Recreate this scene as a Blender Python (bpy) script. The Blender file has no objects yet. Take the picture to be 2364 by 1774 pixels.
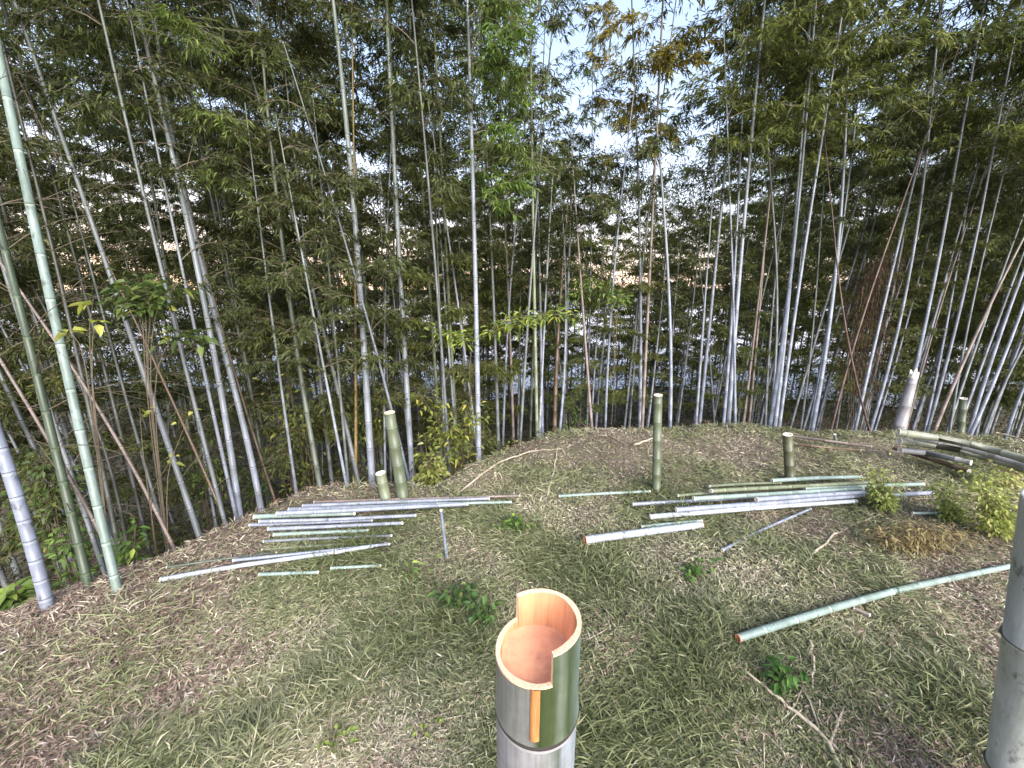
import bpy, math, random
import numpy as np
R = math.radians
sc = bpy.context.scene
# ------------------------------------------------------------------ camera
PITCH, FPX, CAMH = R(14.0), 890.0, 1.6
cd = bpy.data.cameras.new('camera'); cam = bpy.data.objects.new('camera', cd)
sc.collection.objects.link(cam); sc.camera = cam
cam.location = (0, 0, CAMH); cam.rotation_euler = (R(90) - PITCH, 0, 0)
cd.sensor_width = 36; cd.lens = 36 * FPX / 2364; cd.clip_start = 0.02; cd.clip_end = 2000
# ------------------------------------------------------------------ sky and light
SUN_EL, SUN_AZ = R(32), R(155)         # soft light of the open sky behind the camera
w = bpy.data.worlds.new('World'); sc.world = w; w.use_nodes = True
nt = w.node_tree; nt.nodes.clear()
sky = nt.nodes.new('ShaderNodeTexSky'); sky.sky_type = 'NISHITA'; sky.sun_disc = False
sky.sun_elevation = SUN_EL; sky.sun_rotation = SUN_AZ
sky.air_density = 1.0; sky.dust_density = 3.0; sky.ozone_density = 1.0
bgd = nt.nodes.new('ShaderNodeBackground'); bgd.inputs[1].default_value = 0.15
wo = nt.nodes.new('ShaderNodeOutputWorld')
# evening horizon: a warm band low in the sky, strongest beyond the left of the grove
tcw = nt.nodes.new('ShaderNodeTexCoord'); sep = nt.nodes.new('ShaderNodeSeparateXYZ'); nt.links.new(tcw.outputs['Generated'], sep.inputs[0])
def mth(op, a, b=None, c=None, clamp=False):
    m = nt.nodes.new('ShaderNodeMath'); m.operation = op; m.use_clamp = clamp
    for q, v in enumerate((a, b, c)):
        if v is None: continue
        if hasattr(v, 'links'): nt.links.new(v, m.inputs[q])
        else: m.inputs[q].default_value = v
    return m.outputs[0]
low = mth('POWER', mth('SUBTRACT', 1, mth('ABSOLUTE', sep.outputs['Z']), clamp=True), 7)
side = mth('MULTIPLY_ADD', mth('ADD', mth('MULTIPLY', sep.outputs['X'], -.74), mth('MULTIPLY', sep.outputs['Y'], .67)), .6, .4, True)
fac = mth('MULTIPLY', mth('MULTIPLY', low, side), .9, None, True)
mw = nt.nodes.new('ShaderNodeMix'); mw.data_type = 'RGBA'; mw.inputs[7].default_value = (7.5, 5.0, 3.1, 1)
nt.links.new(fac, mw.inputs[0])
# thin high evening haze whitens the blue
mh = nt.nodes.new('ShaderNodeMix'); mh.data_type = 'RGBA'; mh.inputs[0].default_value = .5; mh.inputs[7].default_value = (1.45, 1.75, 2.45, 1)
nt.links.new(sky.outputs[0], mh.inputs[6]); nt.links.new(mh.outputs[2], mw.inputs[6])
nt.links.new(mw.outputs[2], bgd.inputs[0]); nt.links.new(bgd.outputs[0], wo.inputs[0])
sd = bpy.data.lights.new('sun', 'SUN'); sun = bpy.data.objects.new('sun', sd)
sc.collection.objects.link(sun); sd.energy = 1.5; sd.angle = R(40); sd.color = (1, .96, .92)
# rotation: lamp -Z points away from the sun
sx, sy, sz = math.sin(SUN_AZ) * math.cos(SUN_EL), math.cos(SUN_AZ) * math.cos(SUN_EL), math.sin(SUN_EL)
from mathutils import Vector
sun.rotation_euler = Vector((sx, sy, sz)).to_track_quat('Z', 'Y').to_euler()
vs = sc.view_settings
vs.view_transform = 'Standard'; vs.look = 'None'; vs.exposure = 1.98; vs.gamma = 1
sc.cycles.max_bounces = 6; sc.cycles.diffuse_bounces = 3; sc.cycles.glossy_bounces = 2
sc.cycles.transmission_bounces = 4; sc.cycles.use_denoising = True

rng = np.random.default_rng(11); random.seed(5)
COL = sc.collection
# ------------------------------------------------------------------ materials
def mat(name):
    m = bpy.data.materials.new(name); m.use_nodes = True
    n = m.node_tree; n.nodes.clear()
    o = n.nodes.new('ShaderNodeOutputMaterial'); b = n.nodes.new('ShaderNodeBsdfPrincipled')
    n.links.new(b.outputs[0], o.inputs[0]); return m, n, b, o
def noise(n, scale, detail=4, rough=.6, coord='Object', stretch=None):
    tc = n.nodes.new('ShaderNodeTexCoord'); t = n.nodes.new('ShaderNodeTexNoise')
    t.inputs['Scale'].default_value = scale; t.inputs['Detail'].default_value = detail; t.inputs['Roughness'].default_value = rough
    src = tc.outputs[coord]
    if stretch:
        mp = n.nodes.new('ShaderNodeMapping'); mp.inputs['Scale'].default_value = stretch
        n.links.new(src, mp.inputs[0]); src = mp.outputs[0]
    n.links.new(src, t.inputs['Vector']); return t
def ramp(n, fac, stops):
    r = n.nodes.new('ShaderNodeValToRGB'); e = r.color_ramp.elements
    while len(e) < len(stops): e.new(.5)
    for k, (p, c) in enumerate(stops): e[k].position = p; e[k].color = (*c, 1)
    n.links.new(fac, r.inputs[0]); return r
def mixc(n, mode, a, b, fac=1.0):
    m = n.nodes.new('ShaderNodeMix'); m.data_type = 'RGBA'; m.blend_type = mode
    for s, v in ((m.inputs[6], a), (m.inputs[7], b), (m.inputs[0], fac)):
        if hasattr(v, 'links'): n.links.new(v, s)
        elif isinstance(v, tuple): s.default_value = (*v, 1)
        else: s.default_value = v
    return m.outputs[2]
def culm_mat(name, mult, rough=.45, blotch=.35):
    """bamboo skin: the object's own colour, waxy bloom blotches and fine lengthwise fibres"""
    m, n, b, o = mat(name)
    oi = n.nodes.new('ShaderNodeObjectInfo')
    c = mixc(n, 'MULTIPLY', oi.outputs['Color'], mult)
    t = noise(n, 9, 5, .65, stretch=(1, 1, .35)); r = ramp(n, t.outputs[0], [(.3, (.62, .64, .58)), (.55, (1, 1, 1)), (.75, (1.25, 1.25, 1.28))])
    c = mixc(n, 'MULTIPLY', c, r.outputs[0], blotch * 2)
    t3 = noise(n, 26, 3, .7, stretch=(1, 1, .5)); r3 = ramp(n, t3.outputs[0], [(.3, (.3, .3, .27)), (.4, (1, 1, 1))]); c = mixc(n, 'MULTIPLY', c, r3.outputs[0], .8)   # mould and lichen spots
    t2 = noise(n, 160, 2, .5, stretch=(1, 1, .02)); r2 = ramp(n, t2.outputs[0], [(.3, (.8, .8, .78)), (.7, (1.12, 1.12, 1.12))])
    c = mixc(n, 'MULTIPLY', c, r2.outputs[0], .5)
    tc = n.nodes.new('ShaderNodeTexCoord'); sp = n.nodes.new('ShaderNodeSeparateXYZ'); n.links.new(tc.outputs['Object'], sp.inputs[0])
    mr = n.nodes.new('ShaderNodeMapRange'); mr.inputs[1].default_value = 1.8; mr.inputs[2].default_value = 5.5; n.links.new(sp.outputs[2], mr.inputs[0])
    c = mixc(n, 'MULTIPLY', c, (.58, .62, .42), mr.outputs[0])     # skin gets darker and greener towards the higher joints
    n.links.new(c, b.inputs['Base Color']); b.inputs['Roughness'].default_value = rough
    return m
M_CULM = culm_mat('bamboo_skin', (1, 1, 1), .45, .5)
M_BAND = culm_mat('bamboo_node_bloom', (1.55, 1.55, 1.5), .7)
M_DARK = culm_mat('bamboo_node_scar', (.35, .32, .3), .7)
def leaf_mat(name, stops, trans=.3, rough=.5):
    m, n, b, o = mat(name)
    a = n.nodes.new('ShaderNodeAttribute'); a.attribute_name = 'tint'
    r = ramp(n, a.outputs['Fac'], stops)
    oi = n.nodes.new('ShaderNodeObjectInfo')
    c = mixc(n, 'MULTIPLY', r.outputs[0], oi.outputs['Color'])
    n.links.new(c, b.inputs['Base Color']); b.inputs['Roughness'].default_value = rough
    b.inputs['Specular IOR Level'].default_value = .35
    tr = n.nodes.new('ShaderNodeBsdfTranslucent'); n.links.new(c, tr.inputs[0])
    mx = n.nodes.new('ShaderNodeMixShader'); mx.inputs[0].default_value = trans
    n.links.new(b.outputs[0], mx.inputs[1]); n.links.new(tr.outputs[0], mx.inputs[2]); n.links.new(mx.outputs[0], o.inputs[0])
    return m
M_LEAF = leaf_mat('bamboo_leaf', [(0, (.04, .052, .017)), (.45, (.085, .108, .033)), (.8, (.15, .178, .058)), (1, (.23, .25, .09))], .4)
M_BROAD = leaf_mat('broad_leaf', [(0, (.04, .06, .018)), (.5, (.085, .12, .035)), (.8, (.17, .2, .055)), (1, (.38, .36, .1))], .4)
M_YEL = leaf_mat('yellow_green_leaf', [(0, (.1, .14, .03)), (.5, (.27, .33, .08)), (1, (.58, .58, .26))], .4)
M_GRASS = leaf_mat('grass_blade', [(0, (.1, .12, .05)), (.33, (.185, .21, .1)), (.62, (.28, .29, .165)), (.84, (.41, .38, .25)), (1, (.6, .55, .42))], .25, .7)
M_LITTER = leaf_mat('dry_leaf', [(0, (.07, .045, .035)), (.4, (.2, .14, .11)), (.75, (.32, .24, .195)), (1, (.58, .5, .43))], .1, .8)
M_FERN = leaf_mat('dry_frond', [(0, (.12, .085, .035)), (1, (.34, .28, .13))], .2, .8)
def simple(name, c, rough=.7, sc_=30, var=.3, stretch=None):
    m, n, b, o = mat(name)
    t = noise(n, sc_, 5, .65, stretch=stretch); r = ramp(n, t.outputs[0], [(.3, tuple(x * (1 - var) for x in c)), (.7, tuple(min(1, x * (1 + var)) for x in c))])
    n.links.new(r.outputs[0], b.inputs['Base Color']); b.inputs['Roughness'].default_value = rough; return m
M_TWIG = simple('twig_bark', (.11, .09, .062), .8)
M_DEAD = simple('dead_frond_bark', (.13, .075, .055), .9)
M_CUT = simple('fresh_cut_bamboo', (.78, .58, .38), .6, 60, .12)
M_CUTO = simple('orange_cut_bamboo', (.6, .25, .12), .6, 60, .15)
M_INNER = simple('inner_bamboo_membrane', (.68, .33, .19), .6, 45, .22)
M_PALE = simple('weathered_cut_bamboo', (.75, .7, .6), .7, 60, .15)
# ------------------------------------------------------------------ mesh helpers
class Buf:
    def __init__(s): s.v = []; s.f = []; s.m = []; s.t = []; s.n = 0
    def add(s, V, F, mi=0, tint=None):
        V = np.asarray(V, float).reshape(-1, 3); F = np.asarray(F, int).reshape(-1, 4)
        s.v.append(V); s.f.append(F + s.n); s.n += len(V)
        s.m.append(np.full(len(F), mi) if np.isscalar(mi) else np.asarray(mi))
        s.t.append(np.full(len(F), .5) if tint is None else (np.full(len(F), tint) if np.isscalar(tint) else np.asarray(tint)))
    def mesh(s, name, mats, origin=(0, 0, 0), smooth=True):
        V = np.concatenate(s.v) - np.asarray(origin); F = np.concatenate(s.f); m = np.concatenate(s.m); t = np.concatenate(s.t)
        tri = F[:, 2] == F[:, 3]
        me = bpy.data.meshes.new(name); me.vertices.add(len(V)); me.vertices.foreach_set('co', V.ravel())
        cnt = np.where(tri, 3, 4); start = np.concatenate([[0], np.cumsum(cnt)[:-1]])
        keep = np.ones(F.shape, bool); keep[tri, 3] = False
        me.loops.add(int(cnt.sum())); me.loops.foreach_set('vertex_index', F[keep])
        me.polygons.add(len(F)); me.polygons.foreach_set('loop_start', start); me.polygons.foreach_set('loop_total', cnt)
        me.polygons.foreach_set('material_index', m.astype(np.int32))
        me.polygons.foreach_set('use_smooth', np.full(len(F), smooth))
        a = me.attributes.new('tint', 'FLOAT', 'FACE'); a.data.foreach_set('value', t.astype(np.float32))
        for q in mats: me.materials.append(q)
        me.update(); me.validate(); return me
def obj(name, me, parent=None, loc=(0, 0, 0), color=None):
    o = bpy.data.objects.new(name, me); COL.objects.link(o); o.location = loc
    if parent: o.parent = parent
    if color: o.color = (*color, 1)
    return o
def tag(o, label=None, cat=None, group=None, kind=None):
    for k, v in (('label', label), ('category', cat), ('group', group), ('kind', kind)):
        if v: o[k] = v
    return o
def unit(v): return v / np.maximum(np.linalg.norm(v, axis=-1, keepdims=True), 1e-9)
def frames(P):
    T = unit(np.gradient(P, axis=0)); up = np.array([1., 0, 0]) if abs(T[0][0]) < .8 else np.array([0, 1., 0])
    A = np.zeros_like(P); a = up - T[0] * np.dot(up, T[0]); a /= np.linalg.norm(a)
    for i in range(len(P)):
        a = a - T[i] * np.dot(a, T[i]); a /= np.linalg.norm(a); A[i] = a
    return T, A, np.cross(T, A)
def tube(buf, P, rad, sides=6, mi=0, tint=None, cap=False):
    P = np.asarray(P, float); n = len(P); rad = np.broadcast_to(rad, n); T, A, B = frames(P)
    th = np.arange(sides) * 2 * np.pi / sides
    V = P[:, None] + rad[:, None, None] * (np.cos(th)[None, :, None] * A[:, None] + np.sin(th)[None, :, None] * B[:, None])
    i, j = np.meshgrid(np.arange(n - 1), np.arange(sides), indexing='ij'); j2 = (j + 1) % sides
    F = np.stack([i * sides + j, i * sides + j2, (i + 1) * sides + j2, (i + 1) * sides + j], -1).reshape(-1, 4)
    if not np.isscalar(mi): mi = np.repeat(mi, sides)
    V = V.reshape(-1, 3)
    if cap:
        for e in (0, n - 1):
            V = np.vstack([V, P[e]]); c = len(V) - 1; js = np.arange(sides)
            F = np.vstack([F, np.stack([e * sides + js, e * sides + (js + 1) % sides, np.full(sides, c), np.full(sides, c)], -1)])
            if not np.isscalar(mi): mi = np.concatenate([mi, np.full(sides, mi[-1])])
    buf.add(V, F, mi, tint)
def strips(buf, P, w, mi=0, tint=None):
    """many thin bent blades at once: P (N,k,3) centre lines, w (N,) width"""
    N, k, _ = P.shape; D = unit(P[:, -1] - P[:, 0]); S = unit(np.cross(D, rng.normal(size=(N, 3))))
    prof = np.sin(np.linspace(.45, np.pi, k)); prof[-1] = .04
    off = S[:, None] * (w[:, None] * .5 * prof[None])[:, :, None]
    V = np.stack([P - off, P + off], 2).reshape(-1, 3)
    b = (np.arange(N) * 2 * k)[:, None]; i = np.arange(k - 1)[None] * 2
    F = np.stack([b + i, b + i + 1, b + i + 3, b + i + 2], -1).reshape(-1, 4)
    buf.add(V, F, mi, None if tint is None else np.repeat(tint, k - 1))
def leaves(buf, P, D, L, W, mi=0, tint=None, droop=.25, two=False):
    """leaf blades: quads (or a pair folded on the midrib)"""
    N = len(P); D = unit(D); S = np.cross(D, np.array([0, 0, 1.])) + rng.normal(size=(N, 3)) * .45; S = unit(S - D * (S * D).sum(1, keepdims=True))
    L = np.broadcast_to(L, N)[:, None]; W = np.broadcast_to(W, N)[:, None]
    mid = P + D * L * .42; tip = P + D * L; tip[:, 2] -= (L[:, 0] * droop); a = mid + S * W / 2; b = mid - S * W / 2
    b0 = np.arange(N)
    if not two:
        V = np.stack([P, a, tip, b], 1).reshape(-1, 3); F = b0[:, None] * 4 + np.arange(4)[None]; buf.add(V, F, mi, tint)
    else:
        up = np.cross(S, D); q = P + D * L * .75; q[:, 2] -= L[:, 0] * droop * .45
        a = P + D * L * .33 + S * W / 2 + up * W * .12; b = P + D * L * .33 - S * W / 2 + up * W * .12
        a2 = q + S * W * .3 + up * W * .08; b2 = q - S * W * .3 + up * W * .08; m = P + D * L * .4; m[:, 2] -= L[:, 0] * droop * .1
        V = np.stack([P, a, a2, tip, b2, b, m], 1).reshape(-1, 3); k = b0[:, None] * 7
        F = np.concatenate([k + np.array([[0, 1, 2, 6]]), k + np.array([[6, 2, 3, 3]]), k + np.array([[6, 3, 4, 4]]), k + np.array([[0, 6, 4, 5]])])
        buf.add(V, F, mi, None if tint is None else np.tile(tint, 4))
# ------------------------------------------------------------------ picture -> place
CP, SP = math.cos(PITCH), math.sin(PITCH)
def ray(px, py):
    u, v = (px - 1182) / FPX, (py - 887) / FPX
    return u, CP - v * SP, SP + v * CP
def at(px, py, Y0, k=0.):
    """point seen at (px,py) in the upright plane Y = Y0 + k*Z; returns point and depth"""
    u, f, d = ray(px, py); t = (Y0 + 1.6 * k) / (f + k * d)
    return np.array([u * t, f * t, CAMH - d * t]), t
def on_ground(px, py, z=0.):
    u, f, d = ray(px, py); t = (CAMH - z) / d
    for _ in range(12):
        t = (CAMH - z - ground(u * t, f * t)) / d
    return np.array([u * t, f * t, CAMH - d * t]), t
# ------------------------------------------------------------------ terrain
EDGE = np.array([(-9, -6), (-4.2, .1), (-2.58, 1.6), (-2.16, 1.98), (-1.86, 2.54), (-1.67, 2.88), (-.64, 2.88), (-.3, 3.3), (.08, 3.74), (.52, 4.08),
                 (2, 4.3), (3.9, 4.2), (5.5, 3.9), (8, 2.4), (14, -3)], float)
def edge_d(X, Y):
    X = np.asarray(X, float); Y = np.asarray(Y, float); best = np.full(np.broadcast(X, Y).shape, 1e9)
    for a, b in zip(EDGE[:-1], EDGE[1:]):
        ab = b - a; t = np.clip(((X - a[0]) * ab[0] + (Y - a[1]) * ab[1]) / (ab @ ab), 0, 1)
        best = np.minimum(best, np.hypot(X - a[0] - t * ab[0], Y - a[1] - t * ab[1]))
    return np.where(Y > np.interp(X, EDGE[:, 0], EDGE[:, 1]), best, -best)
def sst(a, b, x):
    t = np.clip((x - a) / (b - a), 0, 1); return t * t * (3 - 2 * t)

def ground(X, Y):
    X = np.asarray(X, float); Y = np.asarray(Y, float); d = edge_d(X, Y)
    n = .018 * np.sin(3.1 * X + 1.3 * Y) + .014 * np.sin(5.7 * Y - 2.2 * X + 1) + .008 * np.sin(13 * X + 4) * np.sin(11 * Y)
    n = n + .014 * np.sin(7.3 * X + 3.1 * Y) * np.sin(6.1 * Y - 4.3 * X)
    z = n + .05 * np.exp(-((X - 1.0) ** 2 / 1.2 + (Y - 3.6) ** 2 / .3))
    s = np.where(X < -.4, 1.0, 1.9)
    drop = np.where(d > 0, 2.3 * (1 - np.exp(-np.maximum(d, 0) ** 1.15 / s / 1.1)), 0)
    z = z - drop + np.where(d > 0, .06 * np.sin(2 * X) * np.sin(1.7 * Y), 0) * sst(0, 1.5, d)
    z = z - np.where((d > 0) & (X < 0), 1.1 * np.exp(-((d - 1.6) / 1.3) ** 2) * sst(0, .5, d) * sst(0, -1., X), 0)

    z = z + sst(-6, -30, Y) * 1.2
    return z
def grid(xs, ys):
    X, Y = np.meshgrid(xs, ys); Z = ground(X, Y); nx, ny = len(xs), len(ys)
    V = np.stack([X, Y, Z], -1).reshape(-1, 3); i, j = np.meshgrid(np.arange(ny - 1), np.arange(nx - 1), indexing='ij')
    return V, np.stack([i * nx + j, i * nx + j + 1, (i + 1) * nx + j + 1, (i + 1) * nx + j], -1).reshape(-1, 4)
b = Buf()
xs = np.concatenate([-np.geomspace(900, 7, 24), np.arange(-6.8, 6.8, .07), np.geomspace(7, 900, 24)])
ys = np.concatenate([-np.geomspace(600, 2, 16), np.arange(-1.9, 8, .07), np.geomspace(8.2, 900, 40)])
V, F = grid(xs, ys); b.add(V, F)
m, n, bs, o = mat('earth')
t1 = noise(n, 1.6, 5, .6); r1 = ramp(n, t1.outputs[0], [(.35, (.1, .085, .062)), (.55, (.15, .128, .095)), (.7, (.11, .12, .065))])
t2 = noise(n, 60, 4, .7); r2 = ramp(n, t2.outputs[0], [(.3, (.45, .45, .45)), (.5, (1, 1, 1)), (.72, (2.0, 1.9, 1.8))])
n.links.new(mixc(n, 'MULTIPLY', r1.outputs[0], r2.outputs[0]), bs.inputs['Base Color']); bs.inputs['Roughness'].default_value = .95
bp = n.nodes.new('ShaderNodeBump'); bp.inputs['Strength'].default_value = .8; bp.inputs['Distance'].default_value = .02
n.links.new(t2.outputs[0], bp.inputs['Height']); n.links.new(bp.outputs[0], bs.inputs['Normal'])
tag(obj('ground', b.mesh('ground', [m])), kind='structure')
# pale gravel river bed seen far below between the stems
b = Buf(); gx = np.linspace(-70, 70, 60); gy = np.linspace(13.5, 90, 40)
X, Y = np.meshgrid(gx, gy); edge_w = 1.2 * np.sin(X * .4) + .6 * np.sin(X * 1.3)
Y = Y + edge_w * np.clip(1 - (Y - 13.5) / 10, 0, 1)
Vv = np.stack([X, Y, np.full_like(X, -2.18) + .03 * np.sin(X * 2) * np.sin(Y)], -1).reshape(-1, 3)
i, j = np.meshgrid(np.arange(39), np.arange(59), indexing='ij')
b.add(Vv, np.stack([i * 60 + j, i * 60 + j + 1, (i + 1) * 60 + j + 1, (i + 1) * 60 + j], -1).reshape(-1, 4))
tag(obj('riverbed', b.mesh('riverbed', [simple('pale_gravel', (.68, .67, .66), .8, 3, .15)])), kind='structure')
# ------------------------------------------------------------------ bamboo builders
CC = dict(teal=(.30, .39, .36), green=(.085, .12, .075), lav=(.31, .345, .45), grey=(.25, .275, .30), dgrey=(.12, .125, .12), brown=(.22, .15, .10),
          pink=(.33, .26, .24), ygreen=(.30, .34, .22), white=(.38, .42, .52), red=(.2, .12, .10), ggrey=(.17, .2, .165), gold=(.4, .28, .12))
CC = {k_: tuple(x * .56 for x in v_) for k_, v_ in CC.items()}
def culm(buf, P, rad, spacing=.25, sides=10, phase=.3, wh=.014, nodes=True):
    """jointed culm along a polyline with a swollen node, a dark scar and a pale waxy band at every joint"""
    seg = np.linalg.norm(np.diff(P, axis=0), axis=1); s = np.concatenate([[0], np.cumsum(seg)]); L = s[-1]
    ks = []; q = phase * spacing; k = 0
    while q < L - .01:
        ks.append(q); q += spacing * (1 + .05 * math.sin(k * 1.7 + phase * 9)) * min(1.25, .8 + .04 * k); k += 1
    S = [0]; M = []; G = [1]
    for q in ks:
        if q < .05: continue
        for ds, g, mm in ((-wh * 1.1, 1, 0), (-wh * .12, 1.01, 1), (0, 1.09, 2), (wh * .14, 1.0, 2)):
            if S[-1] < q + ds < L: S.append(q + ds); G.append(g); M.append(mm)
    S.append(L); G.append(1); M.append(0)
    S = np.array(S); Q = np.stack([np.interp(S, s, P[:, c]) for c in range(3)], 1); rr = np.interp(S, s, rad) * np.array(G)
    tube(buf, Q, rr, sides, np.array(M))
    return np.array([[np.interp(q, s, P[:, c]) for c in range(3)] for q in ks]).reshape(-1, 3)
def crown(buf, axis, z0, H, rad=.8, step=.28, dens=1., leafL=.10, leafW=.017, g=rng, tw=True, power=.6, azpref=None):
    """leafy branches: two per node, arching out and nodding, ending in fans of narrow leaves"""
    z = z0; k = 0; az = g.uniform(0, 6.28); LP, LD, LL, LT = [], [], [], []
    while z < H - .15:
        f = (z - z0) / (H - z0); reach = rad * (.55 + .9 * math.sin(min(1, f * 1.6 + .12) * math.pi / 2)) * (1 - f) ** power + .12
        for sgn in (0, 1):
            a = az + sgn * g.uniform(.7, 1.6); p0 = axis(z)
            if azpref is not None and g.random() < .6: a = azpref + g.normal() * .7
            L = reach * g.uniform(.65, 1.25); el = g.uniform(.45, .95); n = 7; t = np.linspace(0, 1, n)
            out = np.array([math.cos(a), math.sin(a), 0]); side = np.array([-out[1], out[0], 0]) * g.normal() * .12
            P = p0 + np.outer(t * L * math.cos(el * .75), out) + np.outer(t ** 2 * L, side)
            P[:, 2] += L * (math.sin(el) * t - (.35 + .5 * g.random()) * t ** 2)
            if tw: tube(buf, P, np.linspace(.0045, .0015, n), 3, 0)
            nt_ = max(3, int(L * 11 * dens)); tt = g.uniform(.25, 1, nt_)
            for q in tt:
                c = np.array([np.interp(q, t, P[:, j]) for j in range(3)]); a2 = a + g.normal() * .9; l2 = g.uniform(.08, .26) * (1.1 - .4 * q)
                e = c + np.array([math.cos(a2) * l2, math.sin(a2) * l2, g.uniform(-.12, .08)])
                if tw and g.random() < .5: tube(buf, np.stack([c, (c + e) / 2 + [0, 0, .02], e]), .0012, 3, 0)
                m_ = g.integers(6, 12); h = g.uniform(0, 1, m_)[:, None]
                pos = c + (e - c) * h; dd = np.array([math.cos(a2), math.sin(a2), -.35]) + g.normal(size=(m_, 3)) * .55
                LP.append(pos); LD.append(dd); LL.append(g.uniform(.7, 1.2, m_) * leafL); LT.append(np.clip(g.normal(.42 + .12 * g.normal(), .2, m_), 0, 1))
        az += 2.4 + g.normal() * .4; z += step * g.uniform(.8, 1.2); k += 1
    if LP:
        LP, LD, LL, LT = map(np.concatenate, (LP, LD, LL, LT)); leaves(buf, LP, LD, LL, LL * leafW / leafL, 1, LT)
def dead_twigs(buf, nodes_, zlo, zhi, g, L=(.3, .8), n=2, mi=0):
    for p in nodes_:
        if not zlo < p[2] < zhi: continue
        for _ in range(n):
            a = g.uniform(0, 6.28); l = g.uniform(*L); t = np.linspace(0, 1, 6); el = g.uniform(.2, .9)
            P = p + np.outer(t * l * math.cos(el), [math.cos(a), math.sin(a), 0]); P[:, 2] += l * (math.sin(el) * t - .35 * t ** 2)
            tube(buf, P, np.linspace(.003, .001, 6), 3, mi)
            for q in (.4, .6, .8):
                c = P[int(q * 5)]; d = g.normal(size=3) * .5 + [math.cos(a), math.sin(a), 0]
                tube(buf, np.stack([c, c + d * l * .22]), .0009, 3, mi)

def traced(Y0, k, w0, w1, colr, pts, label, H=9., z0=3.5, rad=.7, dens=1., tw=0, space=.25, sides=10, ctint=(1, 1, 1), deg=2, leafL=.10, azpref=None, nodecol=None):
    W = [at(x, y, Y0, k) for x, y in pts]; P = np.array([q[0] for q in W]); t = np.array([q[1] for q in W])
    Z = P[:, 2]; deg = min(deg, len(pts) - 1); cx = np.polyfit(Z, P[:, 0], deg); zl, zh = Z.min(), Z.max()
    sl, sh = np.polyval(np.polyder(cx), zl), np.polyval(np.polyder(cx), zh)
    def X(z):
        z = np.asarray(z, float); x = np.polyval(cx, np.clip(z, zl, zh))
        return x + np.where(z < zl, (z - zl) * sl * .8, 0) + np.where(z > zh, (z - zh) * sh, 0)
    axis = lambda z: np.array([float(X(z)), Y0 + k * z, z])
    z = zl + .2
    for _ in range(80):
        if z < ground(float(X(z)), Y0 + k * z): break
        z -= .05
    base = axis(z - .02)
    zz = np.concatenate([np.linspace(base[2], zh, 26), np.linspace(zh, H, 14)[1:]]) if H > zh + .2 else np.linspace(base[2], H, 30)
    PP = np.array([axis(q) for q in zz])
    iz = np.argsort(Z); ra = np.array([w0 * .9, w1 * .78]) / 2 / FPX * np.array([t[iz[0]], t[iz[-1]]]) / math.sqrt(1 + ((np.mean([q[0] for q in pts]) - 1182) / FPX) ** 2) ** .8
    rr = np.interp(zz, [zl, zh], ra); up = zz > zh
    rr[up] = ra[1] * (1 - .85 * (zz[up] - zh) / max(.3, H - zh)); rr[up] = np.maximum(rr[up], .003)
    root = tag(obj('bamboo', None, loc=base), label, 'bamboo', 'bamboos standing along the edge of the clearing'); g = rng
    root['group'] = 'bamboos standing along the edge of the clearing'
    bf = Buf(); nd = culm(bf, PP, rr, space, sides, random.random())
    c = np.array(CC[colr]) * random.uniform(.92, 1.08)
    if tw: dead_twigs(bf, nd, .2, 3.2, g, n=tw, mi=3)
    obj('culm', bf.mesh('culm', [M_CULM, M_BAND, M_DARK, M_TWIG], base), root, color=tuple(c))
    if z0 < H and dens > 0:
        bf = Buf(); crown(bf, axis, z0, H, rad, dens=dens * 2.6, leafL=leafL * .8, leafW=leafL * .17, azpref=azpref)
        if bf.v: obj('crown', bf.mesh('crown', [M_TWIG, M_LEAF], base, smooth=False), root, color=ctint)
    return root

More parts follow.
